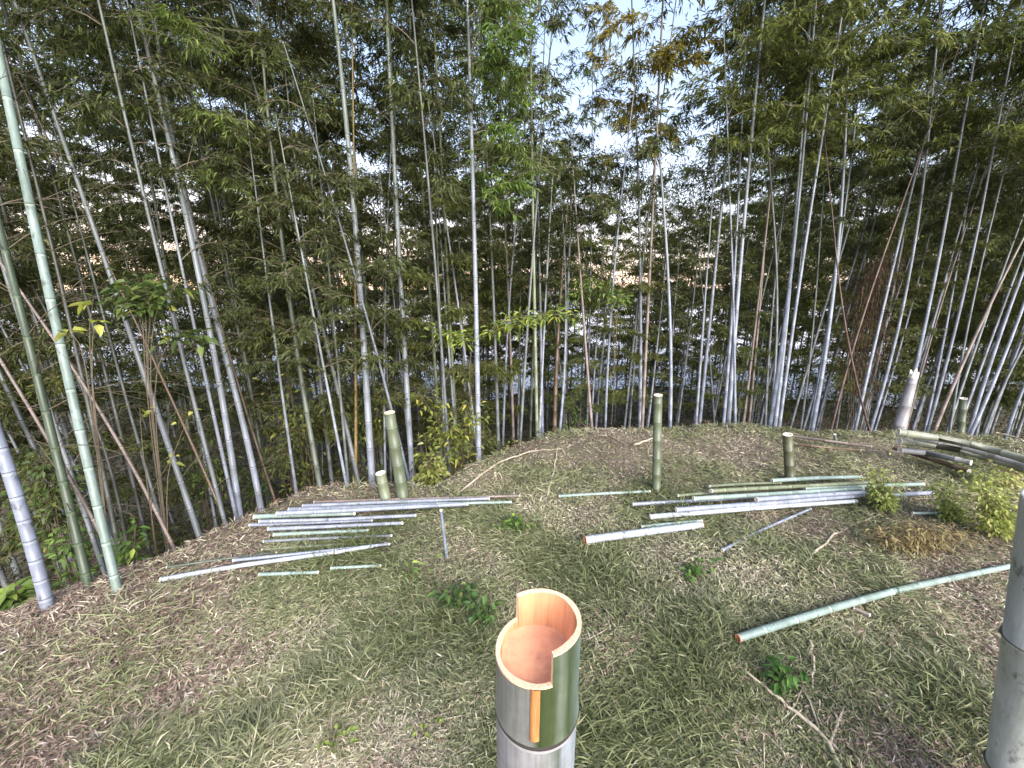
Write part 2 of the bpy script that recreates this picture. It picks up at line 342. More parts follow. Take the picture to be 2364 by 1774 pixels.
T = [ # Y0, k, w0, w1, colour, points from the foot upwards, label, options
 (1.72, .22, 27, 29, 'teal', [(272, 1400), (247, 1250), (222, 1120), (190, 990), (152, 850), (117, 700), (90, 590), (60, 470), (38, 330), (12, 200), (2, 120)], 'thick pale teal bamboo with white rings, nearest and brightest stem on the left', dict(sides=20, space=.23, z0=4, tw=0)),
 (1.75, .2, 28, 24, 'green', [(215, 1400), (160, 1160), (117, 1000), (86, 870), (50, 730), (20, 610), (0, 530)], 'dark green bamboo with pale rings just left of the thick pale teal stem', dict(sides=18, space=.2, z0=3.6, tw=2)),
 (1.6, .12, 38, 42, 'lav', [(118, 1430), (70, 1260), (36, 1130), (0, 1030), (-60, 860)], 'thick lavender grey bamboo with dark rings leaning out of the left edge', dict(sides=18, space=.12, z0=4)),
 (1.9, .1, 12, 10, 'pink', [(240, 1250), (190, 1150), (110, 1010), (50, 910), (0, 840), (-80, 700)], 'thin pinkish grey bamboo leaning hard left across the dark green stem', dict(z0=4, tw=1)),
 (2.6, .1, 16, 11, 'dgrey', [(285, 1330), (250, 1130), (200, 925), (160, 745), (128, 610), (100, 480)], 'dark grey bamboo half hidden behind the thick pale teal stem', dict(z0=3.6, tw=2)),
 (2.8, .1, 12, 8, 'dgrey', [(300, 1300), (245, 1060), (172, 850), (105, 710), (38, 590), (0, 540)], 'thin dusky bamboo crossing behind the two nearest left stems', dict(z0=3.2, tw=2)),
 (3.0, .08, 13, 9, 'dgrey', [(345, 1270), (300, 1080), (266, 960), (236, 830), (205, 720), (175, 600), (140, 475), (110, 350), (60, 190), (12, 30)], 'dull green bamboo leaning left with the lavender one to its right', dict(z0=3.4, tw=2)),
 (2.6, .08, 18, 11, 'grey', [(470, 1290), (450, 1190), (412, 1080), (372, 980), (330, 870), (287, 725), (245, 600), (200, 480), (152, 370), (110, 230), (72, 90)], 'long lavender grey bamboo leaning left behind the large green leaves', dict(z0=4, tw=1)),
 (2.9, .1, 9, 6, 'brown', [(520, 1200), (440, 1020), (400, 930), (342, 800), (292, 700), (250, 610)], 'thin brown dying bamboo between the lavender stem and the twin pale stems', dict(z0=3.9, dens=.3)),
 (2.3, .05, 11, 9, 'pink', [(412, 1290), (330, 1120), (262, 1000), (216, 930), (150, 820), (60, 690)], 'mottled pink and black thin bamboo slanting up from the bright fallen pole', dict(z0=4, dens=.2)),
 (3.1, .06, 19, 12, 'white', [(565, 1270), (546, 1150), (522, 1000), (505, 880), (486, 760), (467, 660), (450, 580), (426, 480), (400, 380), (378, 290), (355, 190), (332, 80), (315, 0)], 'left one of the twin pale bamboos, with dark rings, running to the top edge', dict(sides=14, space=.21, z0=3.9, tw=1, deg=3)),
 (3.3, .05, 18, 11, 'white', [(610, 1200), (575, 1060), (550, 950), (530, 850), (506, 740), (480, 650), (452, 560), (430, 480), (400, 330), (372, 180), (360, 40)], 'right one of the twin pale bamboos, bluish, crossing behind its neighbour higher up', dict(sides=14, space=.23, z0=3.6, deg=3)),
 (3.6, .06, 8, 6, 'brown', [(650, 1200), (620, 1110), (580, 980), (530, 830), (490, 670), (460, 560)], 'thin straw brown bamboo just right of the twin pale stems', dict(z0=3.6, dens=.4)),
 (3.9, .05, 11, 8, 'ggrey', [(445, 1100), (430, 920), (406, 760), (385, 650), (365, 540), (350, 400)], 'green grey bamboo in shade between the lavender stem and the twins', dict(z0=3., tw=1)),
 (4.2, .05, 10, 7, 'grey', [(625, 1150), (592, 960), (560, 800), (526, 660), (500, 540), (480, 400)], 'grey bamboo in shade a hand to the right of the twin stems', dict(z0=3., tw=2)),
 (3.6, .05, 15, 9, 'ggrey', [(745, 1150), (712, 980), (690, 820), (664, 700), (655, 600), (642, 440), (620, 250), (600, 100)], 'green grey bamboo bending left above the row of fallen poles', dict(z0=3.2, tw=1)),
 (3.9, .05, 12, 8, 'grey', [(830, 1130), (800, 980), (766, 850), (740, 720), (700, 600), (655, 440), (630, 330)], 'pale grey bamboo leaning left under the bright gap in the leaves', dict(z0=3.2)),
 (3.7, .03, 19, 11, 'white', [(862, 1150), (850, 1000), (845, 850), (835, 720), (826, 600), (815, 450), (800, 300), (781, 110), (770, 0)], 'tall whitish bamboo left of the tall cut post, with an orange stem at its side', dict(sides=14, space=.27, z0=3.9, deg=3)),
 (3.9, .03, 9, 6, 'gold', [(822, 1160), (820, 1000), (820, 820), (822, 640), (820, 480), (815, 380)], 'thin orange brown bamboo alongside the tall whitish one by the cut posts', dict(z0=3.9, dens=.3)),
 (4.4, .03, 12, 8, 'ggrey', [(885, 1100), (870, 950), (855, 800), (840, 640), (830, 500)], 'bluish green bamboo in shadow right of the tall whitish one', dict(z0=3.)),
 (3.9, .02, 15, 10, 'white', [(952, 1130), (946, 950), (930, 760), (920, 580), (910, 400), (905, 250), (895, 80)], 'straight whitish bamboo directly behind the tall cut post', dict(sides=14, space=.26, z0=3.8)),
 (4.4, .02, 10, 6, 'dgrey', [(905, 1050), (915, 760), (918, 560), (916, 400), (905, 200)], 'dark slim bamboo touching the straight whitish one', dict(z0=3.2)),
 (5.0, .02, 10, 7, 'ygreen', [(1012, 1000), (1010, 880), (1000, 780), (990, 640), (980, 500), (960, 300), (945, 0)], 'slim yellowish green bamboo right of the straight whitish one', dict(z0=3.)),
 (4.8, .02, 10, 7, 'ygreen', [(1058, 1100), (1050, 960), (1040, 760), (1030, 580), (1020, 400), (1010, 200)], 'slim pale green bamboo left of the stem at the mound corner', dict(z0=3.)),
 (3.6, .02, 14, 8, 'white', [(1110, 1140), (1101, 1000), (1098, 880), (1100, 700), (1098, 550), (1092, 350), (1085, 150), (1076, 0)], 'tall pale bamboo rooted at the left corner of the earthy mound', dict(sides=14, space=.2, z0=2.3, azpref=.1, dens=1.1, rad=.5, ctint=(1.5, 1.9, 1.2))),
 (5.2, 0, 10, 6, 'grey', [(1152, 1090), (1146, 880), (1140, 700), (1133, 560), (1128, 440)], 'grey bamboo rising behind the yellow green bush by the mound', dict(z0=3.)),
 (5.6, 0, 8, 5, 'pink', [(1186, 1050), (1180, 850), (1170, 600), (1162, 450)], 'faint pinkish bamboo between two paler ones left of the mound', dict(z0=3.)),
 (4.6, 0, 9, 6, 'ygreen', [(1240, 1000), (1234, 700), (1230, 450), (1226, 200), (1224, 0)], 'very straight pale yellow green bamboo rising beside the open sky', dict(z0=3.4, dens=.45, rad=.6)),
 (5.0, 0, 9, 5, 'lav', [(1252, 1020), (1250, 850), (1245, 600), (1243, 500)], 'bluish bamboo close against the very straight yellow green one', dict(H=3.7, z0=2.4)),
 (5.2, 0, 12, 7, 'brown', [(1280, 1010), (1284, 850), (1291, 740), (1300, 600)], 'rough brown bamboo at the left of the bright patch behind the mound', dict(H=3.1, z0=2.4)),
 (5.4, 0, 9, 6, 'grey', [(1300, 1010), (1308, 760), (1315, 580), (1318, 470)], 'grey bamboo left of the gap where the pale river bed shows', dict(H=3.5, z0=2.4)),
 (4.6, 0, 8, 5, 'pink', [(1369, 1018), (1355, 850), (1345, 690), (1335, 570)], 'thin pinkish bamboo leaning left in front of the bright river bed gap', dict(H=3.3, z0=2.5, dens=.5)),
 (5.8, 0, 7, 5, 'lav', [(1378, 960), (1388, 830), (1405, 690), (1418, 560)], 'thin lavender bamboo leaning right over the bright river bed gap', dict(H=3.4, z0=2.5)),
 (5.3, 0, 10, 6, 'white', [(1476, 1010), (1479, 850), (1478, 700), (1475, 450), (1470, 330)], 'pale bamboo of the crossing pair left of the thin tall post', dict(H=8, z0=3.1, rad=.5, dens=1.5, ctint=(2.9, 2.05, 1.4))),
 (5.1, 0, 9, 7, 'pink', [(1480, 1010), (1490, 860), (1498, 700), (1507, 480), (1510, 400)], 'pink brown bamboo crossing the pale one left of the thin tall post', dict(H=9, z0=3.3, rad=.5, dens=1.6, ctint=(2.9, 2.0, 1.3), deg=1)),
 (4.8, 0, 9, 7, 'white', [(1546, 1010), (1549, 860), (1547, 740), (1540, 600), (1530, 450), (1524, 380)], 'pale bamboo with a gentle bow right of the thin tall post', dict(H=3.5, z0=2.7, rad=.35, deg=3)),
 (5.2, 0, 9, 7, 'white', [(1615, 1000), (1625, 850), (1640, 700), (1662, 560), (1680, 350), (1690, 200)], 'pale bamboo on the right side of the open wedge of sky', dict(H=8.5, z0=2.9, rad=.24, azpref=0)),
 (5.6, 0, 6, 4, 'grey', [(1650, 1000), (1640, 850), (1625, 700), (1612, 600)], 'thin grey bamboo crossing the one beside the sky wedge low down', dict(H=3.3, z0=2.4, rad=.35)),
 (4.7, 0, 12, 8, 'white', [(1680, 1005), (1690, 850), (1705, 650), (1720, 480), (1740, 300), (1757, 70)], 'brightest tall whitish bamboo left of the squat cut post', dict(sides=12, space=.3, z0=3.3, rad=.34, azpref=0)),
 (4.9, 0, 10, 6, 'lav', [(1668, 1005), (1680, 850), (1692, 690), (1702, 520), (1706, 420)], 'bluish bamboo pressed against the left of the brightest whitish one', dict(z0=3., H=6)),
 (4.6, 0, 8, 5, 'lav', [(1697, 1005), (1696, 800), (1690, 640), (1688, 520)], 'thin bluish bamboo behind the foot of the brightest whitish one', dict(z0=3., H=5)),
 (5.2, 0, 7, 6, 'pink', [(1713, 1005), (1730, 850), (1750, 720), (1765, 560)], 'left of two rosy slim bamboos left of the tight clump', dict(z0=3., H=6)),
 (5.3, 0, 8, 6, 'pink', [(1726, 1005), (1740, 850), (1757, 690), (1762, 600)], 'right of two rosy slim bamboos left of the tight clump', dict(z0=3., H=6)),
 (5.0, 0, 8, 6, 'grey', [(1772, 1010), (1790, 800), (1797, 700), (1790, 600), (1786, 500)], 'grey bamboo curving back at the left of the tight clump', dict(z0=3., H=6)),
 (4.6, 0, 12, 7, 'lav', [(1773, 1012), (1795, 860), (1812, 740), (1830, 600), (1845, 470), (1858, 300)], 'bluish bamboo in the middle of the tight clump by the squat post', dict(z0=3.2, H=7.5, rad=.6)),
 (4.8, 0, 12, 7, 'white', [(1785, 1014), (1798, 900), (1815, 750), (1826, 640), (1838, 480)], 'thickest whitish bamboo of the tight clump by the squat post', dict(z0=3.2, H=7.5)),
 (4.5, 0, 10, 7, 'white', [(1797, 1014), (1808, 900), (1828, 760), (1856, 600), (1880, 450), (1900, 290)], 'whitish bamboo fanning right out of the tight clump', dict(z0=3.1, H=7, rad=.6)),
 (5.4, 0, 8, 5, 'grey', [(1765, 1010), (1775, 850), (1782, 700), (1800, 560)], 'grey mottled bamboo on the shaded left flank of the tight clump', dict(z0=2.8, H=6)),
 (4.8, 0, 12, 7, 'white', [(1872, 1012), (1890, 900), (1906, 820), (1926, 650), (1938, 540), (1945, 450), (1955, 200)], 'pale bamboo standing alone right of the squat cut post', dict(z0=3.1, H=7, rad=.6)),
 (5.3, 0, 7, 5, 'grey', [(1845, 1010), (1868, 830), (1880, 740), (1886, 640)], 'thin grey bamboo between the squat post and the lone pale one', dict(z0=2.6, H=5.5)),
 (4.6, 0, 7, 6, 'red', [(1918, 1010), (1926, 945), (1960, 830), (2000, 720), (2030, 620), (2055, 540)], 'reddish dead bamboo leaning right, one arm of the crossing X', dict(z0=3.4, H=4., dens=0)),
 (4.55, 0, 6, 5, 'red', [(2012, 1010), (1985, 910), (1960, 800), (1940, 680), (1932, 600)], 'reddish dead bamboo leaning left, other arm of the crossing X', dict(z0=3.4, H=3.4, dens=0)),
 (5.2, 0, 10, 7, 'grey', [(1982, 1010), (2010, 880), (2040, 770), (2062, 680), (2085, 560), (2100, 450)], 'grey bamboo rising from right of the reddish crossing stems', dict(z0=2.9, H=6.5)),
 (4.7, 0, 10, 7, 'white', [(2005, 1014), (2035, 900), (2063, 780), (2090, 690), (2112, 590), (2130, 450), (2142, 300)], 'long pale bamboo left of the broken old trunk', dict(z0=3., H=7)),
 (4.6, 0, 12, 8, 'white', [(2075, 1012), (2105, 880), (2130, 780), (2152, 680), (2170, 580), (2200, 420)], 'pale bamboo rising straight behind the broken old trunk', dict(z0=3., H=7)),
 (4.9, 0, 7, 5, 'pink', [(2110, 930), (2130, 830), (2165, 740), (2200, 620), (2230, 520)], 'thin pinkish bamboo leaning right behind the broken old trunk', dict(z0=2.9, H=5)),
 (4.4, 0, 10, 7, 'white', [(2135, 1014), (2168, 900), (2200, 780), (2225, 680), (2247, 580), (2275, 440)], 'pale bamboo above the thick end of the log pile', dict(z0=3., H=6.5)),
 (4.2, 0, 12, 8, 'pink', [(2150, 1016), (2190, 910), (2230, 825), (2265, 745), (2300, 680), (2364, 545)], 'long rosy bamboo leaning far right over the log pile', dict(z0=3.1, H=6)),
 (4.6, 0, 8, 6, 'grey', [(2190, 1020), (2205, 900), (2225, 800), (2262, 640), (2290, 500)], 'slim grey bamboo just left of the green post behind the log pile', dict(z0=2.8, H=6)),
 (4.2, 0, 13, 9, 'white', [(2235, 1010), (2262, 900), (2310, 780), (2340, 690), (2375, 590)], 'whitish bamboo right of the green post behind the log pile', dict(z0=3., H=6)),
 (4.0, 0, 13, 9, 'white', [(2225, 1035), (2262, 960), (2315, 830), (2345, 750), (2380, 660)], 'second whitish bamboo right of the green post, leaning lower', dict(z0=3., H=6)),
 (4.2, 0, 10, 8, 'grey', [(2270, 1010), (2305, 920), (2335, 850), (2375, 780)], 'grey bamboo near the right edge above the yellow green bushes', dict(z0=2.8, H=5)),
 (3.9, 0, 11, 9, 'lav', [(2322, 1010), (2345, 940), (2375, 870)], 'short visible lavender bamboo at the extreme right edge', dict(z0=2.8, H=5)),
]
ROOT = {}
for (Y0, k, w0, w1, c, pts, lab, opt) in T: ROOT[lab] = traced(Y0, k, w0, w1, c, pts, lab, **({'ctint': (1.4, 1.35, 1.05)} if pts[0][0] > 1600 and 'ctint' not in opt else {}), **opt)  # right-hand crowns tinted lighter: sunlight put into the leaf colour
def spray(lab, Y0, k, pts, n, col=(1, 1, 1), L=.062, r=.004):
    """one low branch of a traced bamboo: a bare arching stem with a fan of leaves at its outer end"""
    root = ROOT[lab]; base = np.array(root.location); P = np.array([at(x, y, Y0, k)[0] for x, y in pts]); s = np.linspace(0, 1, 14); tt = np.linspace(0, 1, len(P))
    Q = np.stack([np.interp(s, tt, P[:, c]) for c in range(3)], 1)
    for _ in range(3): Q[1:-1] = (Q[:-2] + Q[1:-1] * 2 + Q[2:]) / 4
    bf = Buf(); tube(bf, Q, np.linspace(r, .001, 14), 4, 0)
    if n:
        n = int(n * 1.6); col = tuple(.5 + .45 * x for x in col)
        h = rng.uniform(.35, 1, n // 8)
        for q in h:
            c = np.array([np.interp(q, s, Q[:, j]) for j in range(3)]); a = rng.normal(size=3) * [.16, .16, .05] - [0, 0, .04]; tube(bf, np.stack([c, c + a]), .001, 3, 0)
            f_ = rng.random((8, 1)); leaves(bf, c + a * f_, a + rng.normal(size=(8, 3)) * .12 - [0, 0, .05], rng.uniform(.7, 1.2, 8) * L, L * .17, 1, np.clip(rng.normal(.6, .2, 8), 0, 1))
    obj('branch', bf.mesh('branch', [M_TWIG, M_LEAF], base, smooth=False), root, color=col)
TW = 'right one of the twin pale bamboos, bluish, crossing behind its neighbour higher up'; LF = 'left one of the twin pale bamboos, with dark rings, running to the top edge'
spray(TW, 3.2, .05, [(396, 310), (425, 262), (480, 250), (545, 300)], 520, (1.6, 2.1, 1.1))
spray(LF, 3.0, .06, [(340, 110), (362, 30), (410, 35), (470, 115)], 520, (1.7, 2.2, 1.1))
spray(TW, 3.2, .05, [(428, 470), (460, 410), (505, 395), (560, 430)], 420, (1.3, 1.6, 1.1))
spray(TW, 3.2, .05, [(420, 440), (450, 300), (500, 270), (520, 290)], 160)
spray(LF, 3.0, .06, [(330, 80), (300, 40), (220, 90), (120, 130)], 500, (1.1, 1.3, .9))
spray(LF, 3.0, .06, [(380, 300), (330, 240), (250, 230), (170, 290)], 420, (1.1, 1.3, .9))
spray('green grey bamboo bending left above the row of fallen poles', 3.6, .06, [(650, 540), (600, 470), (540, 480), (465, 515)], 60)
spray('green grey bamboo bending left above the row of fallen poles', 3.6, .06, [(636, 420), (600, 360), (555, 350), (500, 375)], 40)
spray('tall pale bamboo rooted at the left corner of the earthy mound', 3.5, .02, [(1094, 400), (1130, 330), (1190, 330), (1240, 400)], 520, (1.6, 2.1, 1.2))
spray('tall pale bamboo rooted at the left corner of the earthy mound', 3.5, .02, [(1088, 250), (1125, 130), (1170, 120), (1215, 220)], 600, (1.6, 2.1, 1.2))
spray('tall pale bamboo rooted at the left corner of the earthy mound', 3.5, .02, [(1085, 130), (1120, 10), (1150, -10), (1190, 80)], 600, (1.6, 2.1, 1.2))

# ------------------------------------------------------------------ the rest of the grove: shared bamboo kinds, copied
protos = []
def make_kind(H, z0, lean, seed, dens, rad, leafL, colr, ct, name_label):
    g = np.random.default_rng(seed); bend = g.uniform(-.02, .02)
    axis = lambda z: np.array([lean * z + bend * z * z * .25, .02 * z * math.sin(seed), z])
    zz = np.linspace(-.6, H, 26); P = np.array([axis(q) for q in zz]); rr = np.interp(zz, [-.6, 1, H], [.03, .027, .003])
    root = tag(obj('bamboo', None), name_label, 'bamboo', 'bamboos filling the grove behind the edge')
    bf = Buf(); nd = culm(bf, P, rr, .27, 7, g.random())
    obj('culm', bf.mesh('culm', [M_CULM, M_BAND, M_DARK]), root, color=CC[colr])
    bf = Buf(); crown(bf, axis, z0, H, rad, step=.3, dens=dens, leafL=leafL, leafW=leafL * .24, g=g); dead_twigs(bf, nd, .8, z0 + .4, g, n=1)
    obj('crown', bf.mesh('crown', [M_TWIG, M_LEAF], smooth=False), root, color=ct)
    return root
BG_L = 'slender grey green bamboo deep in the crowded grove behind the edge stems'
KINDS = [(8.5, 2.6, .02, 1, 6.89, .9, 0.062, 'grey', (1, 1, 1)), (7.5, 2.2, -.03, 2, 7.18, .85, 0.062, 'ggrey', (.9, .95, .85)), (9.2, 3.0, .0, 3, 6.89, .95, 0.065, 'dgrey', (1.1, 1.08, 1)),
         (7., 2.0, .04, 4, 6.89, .8, 0.059, 'lav', (1, .95, .8)), (8., 2.5, -.01, 5, 3.15, .8, 0.059, 'ggrey', (1.2, 1.2, 1.2)), (6.2, 1.6, .01, 6, 6.89, .75, 0.059, 'grey', (1.0, 1.05, .9)),
         (9.4, 4.1, -.02, 7, 6.5, .8, .062, 'ggrey', (1, 1, .9))]
protos = [make_kind(*kk, BG_L) for kk in KINDS]
used = [False] * len(protos)
def place(i, X, Y, H, rot, label=None, color=None, cc=None, lat=1.):
    pr = protos[i]; s = H / KINDS[i][0]
    if not used[i]: r = pr; used[i] = True; ch = list(pr.children)
    else:
        r = pr.copy(); COL.objects.link(r); ch = []
        for q in pr.children:
            c = q.copy(); COL.objects.link(c); c.parent = r; ch.append(c)
    r.location = (X, Y, float(ground(X, Y))); r.rotation_euler = (0, 0, rot); r.scale = (s ** .6 * lat, s ** .6 * lat, s)
    if label: r['label'] = label
    for c in ch:
        if c.name.startswith('crown'): c.color = (*(color or (np.array(c.color[:3]) * rng.uniform(.8, 1.2))), 1)
        elif cc: c.color = (*cc, 1)
        else: c.color = (*(np.array(c.color[:3]) * rng.uniform(.6, 1.25)), 1)
    return r
def top_env(px):
    """highest picture row that leaves reach, by column"""
    return np.interp(px, [-400, 1090, 1150, 1210, 1290, 1350, 1390, 1530, 1560, 1665, 1695, 1960, 2030, 2075, 2090, 2150, 2210, 2364, 2800],
                     [-350, -350, 120, 230, 330, 340, 360, 400, 330, 330, -120, -120, 120, 120, 20, 20, 100, -60, -60])
n_bg = 0; tries = 0
spots = []
while n_bg < 172 and tries < 9000:
    tries += 1
    px = rng.uniform(-380, 2740); u = (px - 1182) / FPX; dirn = np.array([u, CP]); 
    # distance to the grove edge along this bearing
    ts = np.linspace(.5, 9, 120); dd = edge_d(dirn[0] * ts, dirn[1] * ts); te = ts[np.argmax(dd > .5)] if (dd > .5).any() else 4
    t = te + .5 + 8.5 * rng.random() ** 1.1; X, Y = dirn * t
    if any((X - a) ** 2 + (Y - b_) ** 2 < .16 for a, b_ in spots): continue
    radpx = .95 / t * FPX
    e = max(top_env(px + q * radpx) for q in (-1, -.5, 0, .5, 1))
    _, f, d = ray(px, e); ztop = CAMH - d * (Y / f); H = ztop - float(ground(X, Y)); H = min(H, rng.uniform(7.5, 10.5)) * rng.uniform(.82, 1)
    if H < 3.2: continue
    i = int(rng.integers(0, 6))
    if 130 < px < 540 and rng.random() < .8: i = 6
    if H < 6.3: i = 5 if rng.random() < .6 else 3
    if px < 1000 and i != 6 and rng.random() < .25: i = 4
    if 130 < px < 560 and t < 10 and rng.random() < .85: continue
    k_ = np.interp(px, [-400, 900, 1200, 1700, 2700], [.85, .95, 1.25, 1.45, 1.5]) * rng.uniform(.75, 1.2)  # leaf colour brightened towards the right to paint sunlit crowns
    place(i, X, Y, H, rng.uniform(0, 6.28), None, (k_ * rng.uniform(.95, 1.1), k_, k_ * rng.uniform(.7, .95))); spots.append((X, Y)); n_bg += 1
# slim pale ones crowding the rim of the clearing
RIM_L = 'slim pale bamboo without low leaves in the crowd just behind the rim of the clearing'
rimk = []
for kk in ((5.6, .0, 21, 'white'), (5.2, .03, 22, 'lav'), (6, -.02, 23, 'grey')):
    H_, ln_, sd_, cl_ = kk; g_ = np.random.default_rng(sd_); zz = np.linspace(-.6, H_, 22); PQ = np.stack([ln_ * zz + .01 * zz ** 2 * g_.normal(), .02 * zz, zz], 1)
    root = tag(obj('bamboo', None), RIM_L, 'bamboo', 'slim pale bamboos crowding the rim'); bf = Buf(); nd = culm(bf, PQ, np.interp(zz, [-.6, 1, H_], [.021, .019, .004]), .24, 7, g_.random()); dead_twigs(bf, nd, 1.2, 3., g_, L=(.15, .4), n=1, mi=3)
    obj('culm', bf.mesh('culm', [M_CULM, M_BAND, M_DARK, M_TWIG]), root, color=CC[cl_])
    bf = Buf(); crown(bf, lambda z: np.array([np.interp(z, zz, PQ[:, 0]), .02 * z, z]), H_ - 2.4, H_, .4, step=.26, dens=3.2, leafL=.062, leafW=.015, g=g_)
    obj('crown', bf.mesh('crown', [M_TWIG, M_LEAF], smooth=False), root, color=(1, 1, 1)); rimk.append(root)
first = [True] * 3; n_r = 0
for px in np.concatenate([np.linspace(1120, 2330, 30) + rng.normal(size=30) * 14, np.linspace(60, 1080, 22) + rng.normal(size=22) * 18]):
    u = (px - 1182) / FPX; ts = np.linspace(.5, 9, 160); dd = edge_d(u * ts, CP * ts); t = ts[np.argmax(dd > .15)] + rng.uniform(.3, 1.6); q = n_r % 3; n_r += 1
    if first[q]: r = rimk[q]; first[q] = False; ch = list(r.children)
    else:
        r = rimk[q].copy(); COL.objects.link(r); ch = []
        for c_ in rimk[q].children: c = c_.copy(); COL.objects.link(c); c.parent = r; ch.append(c)
    X_, Y_ = u * t, CP * t; r.location = (X_, Y_, float(ground(X_, Y_))); sc_ = rng.uniform(.8, 1.1) * (.72 if 1500 < px < 1670 or 1240 < px < 1340 else 1)
    r.scale = (.9, .9, sc_); r.rotation_euler = (rng.normal() * .03, (px - 1182) / 1182 * .1 + rng.normal() * .05, rng.uniform(0, 6.28) if abs(px - 1182) < 500 else 0)
    for c in ch: c.color = (*(np.array(c.color[:3]) * rng.uniform(.7, 1.15)), 1)
# the golden one against the sky and the airy ones beside it
def feature(px, t, ytop, i, label, color, cc=None, lat=1.):
    u, f, d = ray(px, 887); X, Y = u * t, t; _, f2, d2 = ray(px, ytop); z = CAMH - d2 * (Y / f2)
    return place(i, X, Y, z - float(ground(X, Y)), 1.3, label, color, cc, lat)
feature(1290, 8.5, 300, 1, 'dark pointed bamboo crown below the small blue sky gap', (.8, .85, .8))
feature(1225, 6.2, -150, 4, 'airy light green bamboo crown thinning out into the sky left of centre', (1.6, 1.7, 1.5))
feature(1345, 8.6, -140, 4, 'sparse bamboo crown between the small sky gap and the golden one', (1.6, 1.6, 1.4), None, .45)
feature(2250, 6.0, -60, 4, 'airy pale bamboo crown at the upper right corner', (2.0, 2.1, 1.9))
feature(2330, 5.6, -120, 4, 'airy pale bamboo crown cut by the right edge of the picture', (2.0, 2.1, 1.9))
# ------------------------------------------------------------------ far thicket and forest floor (uncountable masses)
GAPS = [(1350, 965, 60, 28), (1440, 985, 50, 30), (1205, 890, 35, 25), (1640, 930, 22, 50), (1700, 790, 40, 30), (1835, 975, 40, 22), (1980, 985, 35, 28), (2070, 900, 14, 60), (2115, 950, 25, 40),
        (1610, 690, 60, 18), (1530, 820, 30, 18), (2000, 930, 20, 15), (430, 1085, 25, 30), (520, 1090, 18, 40), (660, 1100, 14, 30), (560, 820, 60, 25), (960, 700, 70, 50), (1060, 1105, 60, 25), (1330, 760, 70, 18), (2330, 900, 20, 40),
        (370, 500, 170, 85), (240, 400, 120, 70), (30, 330, 50, 90), (150, 280, 60, 70), (40, 150, 40, 80), (660, 270, 60, 130), (600, 560, 120, 40), (830, 170, 40, 60), (900, 560, 80, 40), (1060, 510, 90, 45), (985, 230, 30, 80),
        (1340, 470, 60, 60), (1700, 450, 70, 35), (1950, 470, 60, 50), (2010, 300, 60, 90), (2140, 340, 60, 70), (1930, 200, 50, 60)]
g = np.random.default_rng(77); N = 100000
px = g.uniform(-700, 3060, N); py = g.uniform(-420, 1180, N); yy = g.uniform(10.2, 13.2, N)
u = (px - 1182) / FPX; v = (py - 887) / FPX; f = CP - v * SP; d = SP + v * CP; t = yy / f; C = np.stack([u * t, yy, CAMH - d * t], 1)
ok = (C[:, 2] > ground(C[:, 0], C[:, 1])) & (py > top_env(px) + 30 * g.normal(size=N) + 25)
for (cx, cy, rx, ry) in GAPS:
    q = ((px - cx) / rx) ** 2 + ((py - cy) / ry) ** 2; ok &= ~((q < 1) & (g.random(N) < .93))
nz = np.sin(C[:, 0] * 2.1 + 1.7 * np.sin(C[:, 2] * 1.3)) + np.sin(C[:, 2] * 2.7 + C[:, 0] * .7) + g.normal(size=N) * .6
ok &= nz > np.interp(py, [-400, 500, 620, 900], [-1.2, -1.0, -2.2, -2.2])
C = C[ok]; px, py = px[ok], py[ok]; M = len(C); k = 11
P = (C[:, None] + g.normal(size=(M, k, 3)) * [.16, .16, .10]).reshape(-1, 3); D = g.normal(size=(M * k, 3)) * [1, 1, .5] + [0, 0, -.35]
bf = Buf(); leaves(bf, P, D, g.uniform(.08, .14, M * k), g.uniform(.022, .036, M * k), 0, np.clip(np.repeat(g.normal(.36, .14, M), k) + g.normal(size=M * k) * .12, 0, 1))
for q in range(130):
    x = g.uniform(-22, 22); y = g.uniform(10, 13.3); z0 = float(ground(x, y)); h = g.uniform(3.5, 5.5); l = g.normal() * .03
    tube(bf, np.array([(x, y, z0 - .1), (x + l * h * .5, y, z0 + h * .5), (x + l * h * 1.2, y, z0 + h)]), [.03, .025, .012], 5, 1)
tag(obj('far_thicket', bf.mesh('far_thicket', [M_LEAF, simple('far_stem', (.16, .165, .16), .7, 8, .4)], smooth=False), color=(.9, .85, .7)), kind='stuff')

g = np.random.default_rng(91); X = g.uniform(-13, 13, 16000); Y = g.uniform(-3, 12.6, 16000); dd = edge_d(X, Y)
ok = (dd > .5) & (g.random(16000) < np.interp(dd, [.5, 2, 8], [.35, .95, .9])) & (np.sin(1.9 * X + 1.3 * np.sin(1.1 * Y)) * np.sin(1.5 * Y + X) > -.75); X, Y, dd = X[ok], Y[ok], dd[ok]; M = len(X)
C = np.stack([X, Y, ground(X, Y) + g.uniform(.03, 1, M) ** 1.3 * np.interp(dd, [.5, 2.5, 6], [.25, .7, .95])], 1); k = 12
P = (C[:, None] + g.normal(size=(M, k, 3)) * [.12, .12, .06]).reshape(-1, 3); D = g.normal(size=(M * k, 3)) * [1, 1, .45] + [0, 0, -.1]
bf = Buf(); leaves(bf, P, D, g.uniform(.05, .1, M * k), g.uniform(.016, .03, M * k), 0, np.clip(np.repeat(g.normal(.22, .14, M), k) + g.normal(size=M * k) * .1, 0, 1))
tag(obj('undergrowth', bf.mesh('undergrowth', [M_LEAF], smooth=False), color=(.62, .56, .5)), 'low dark undergrowth added to darken the slope below the grove', None, None, 'stuff')  # leaf layer added to darken the slope, shade put into its colour
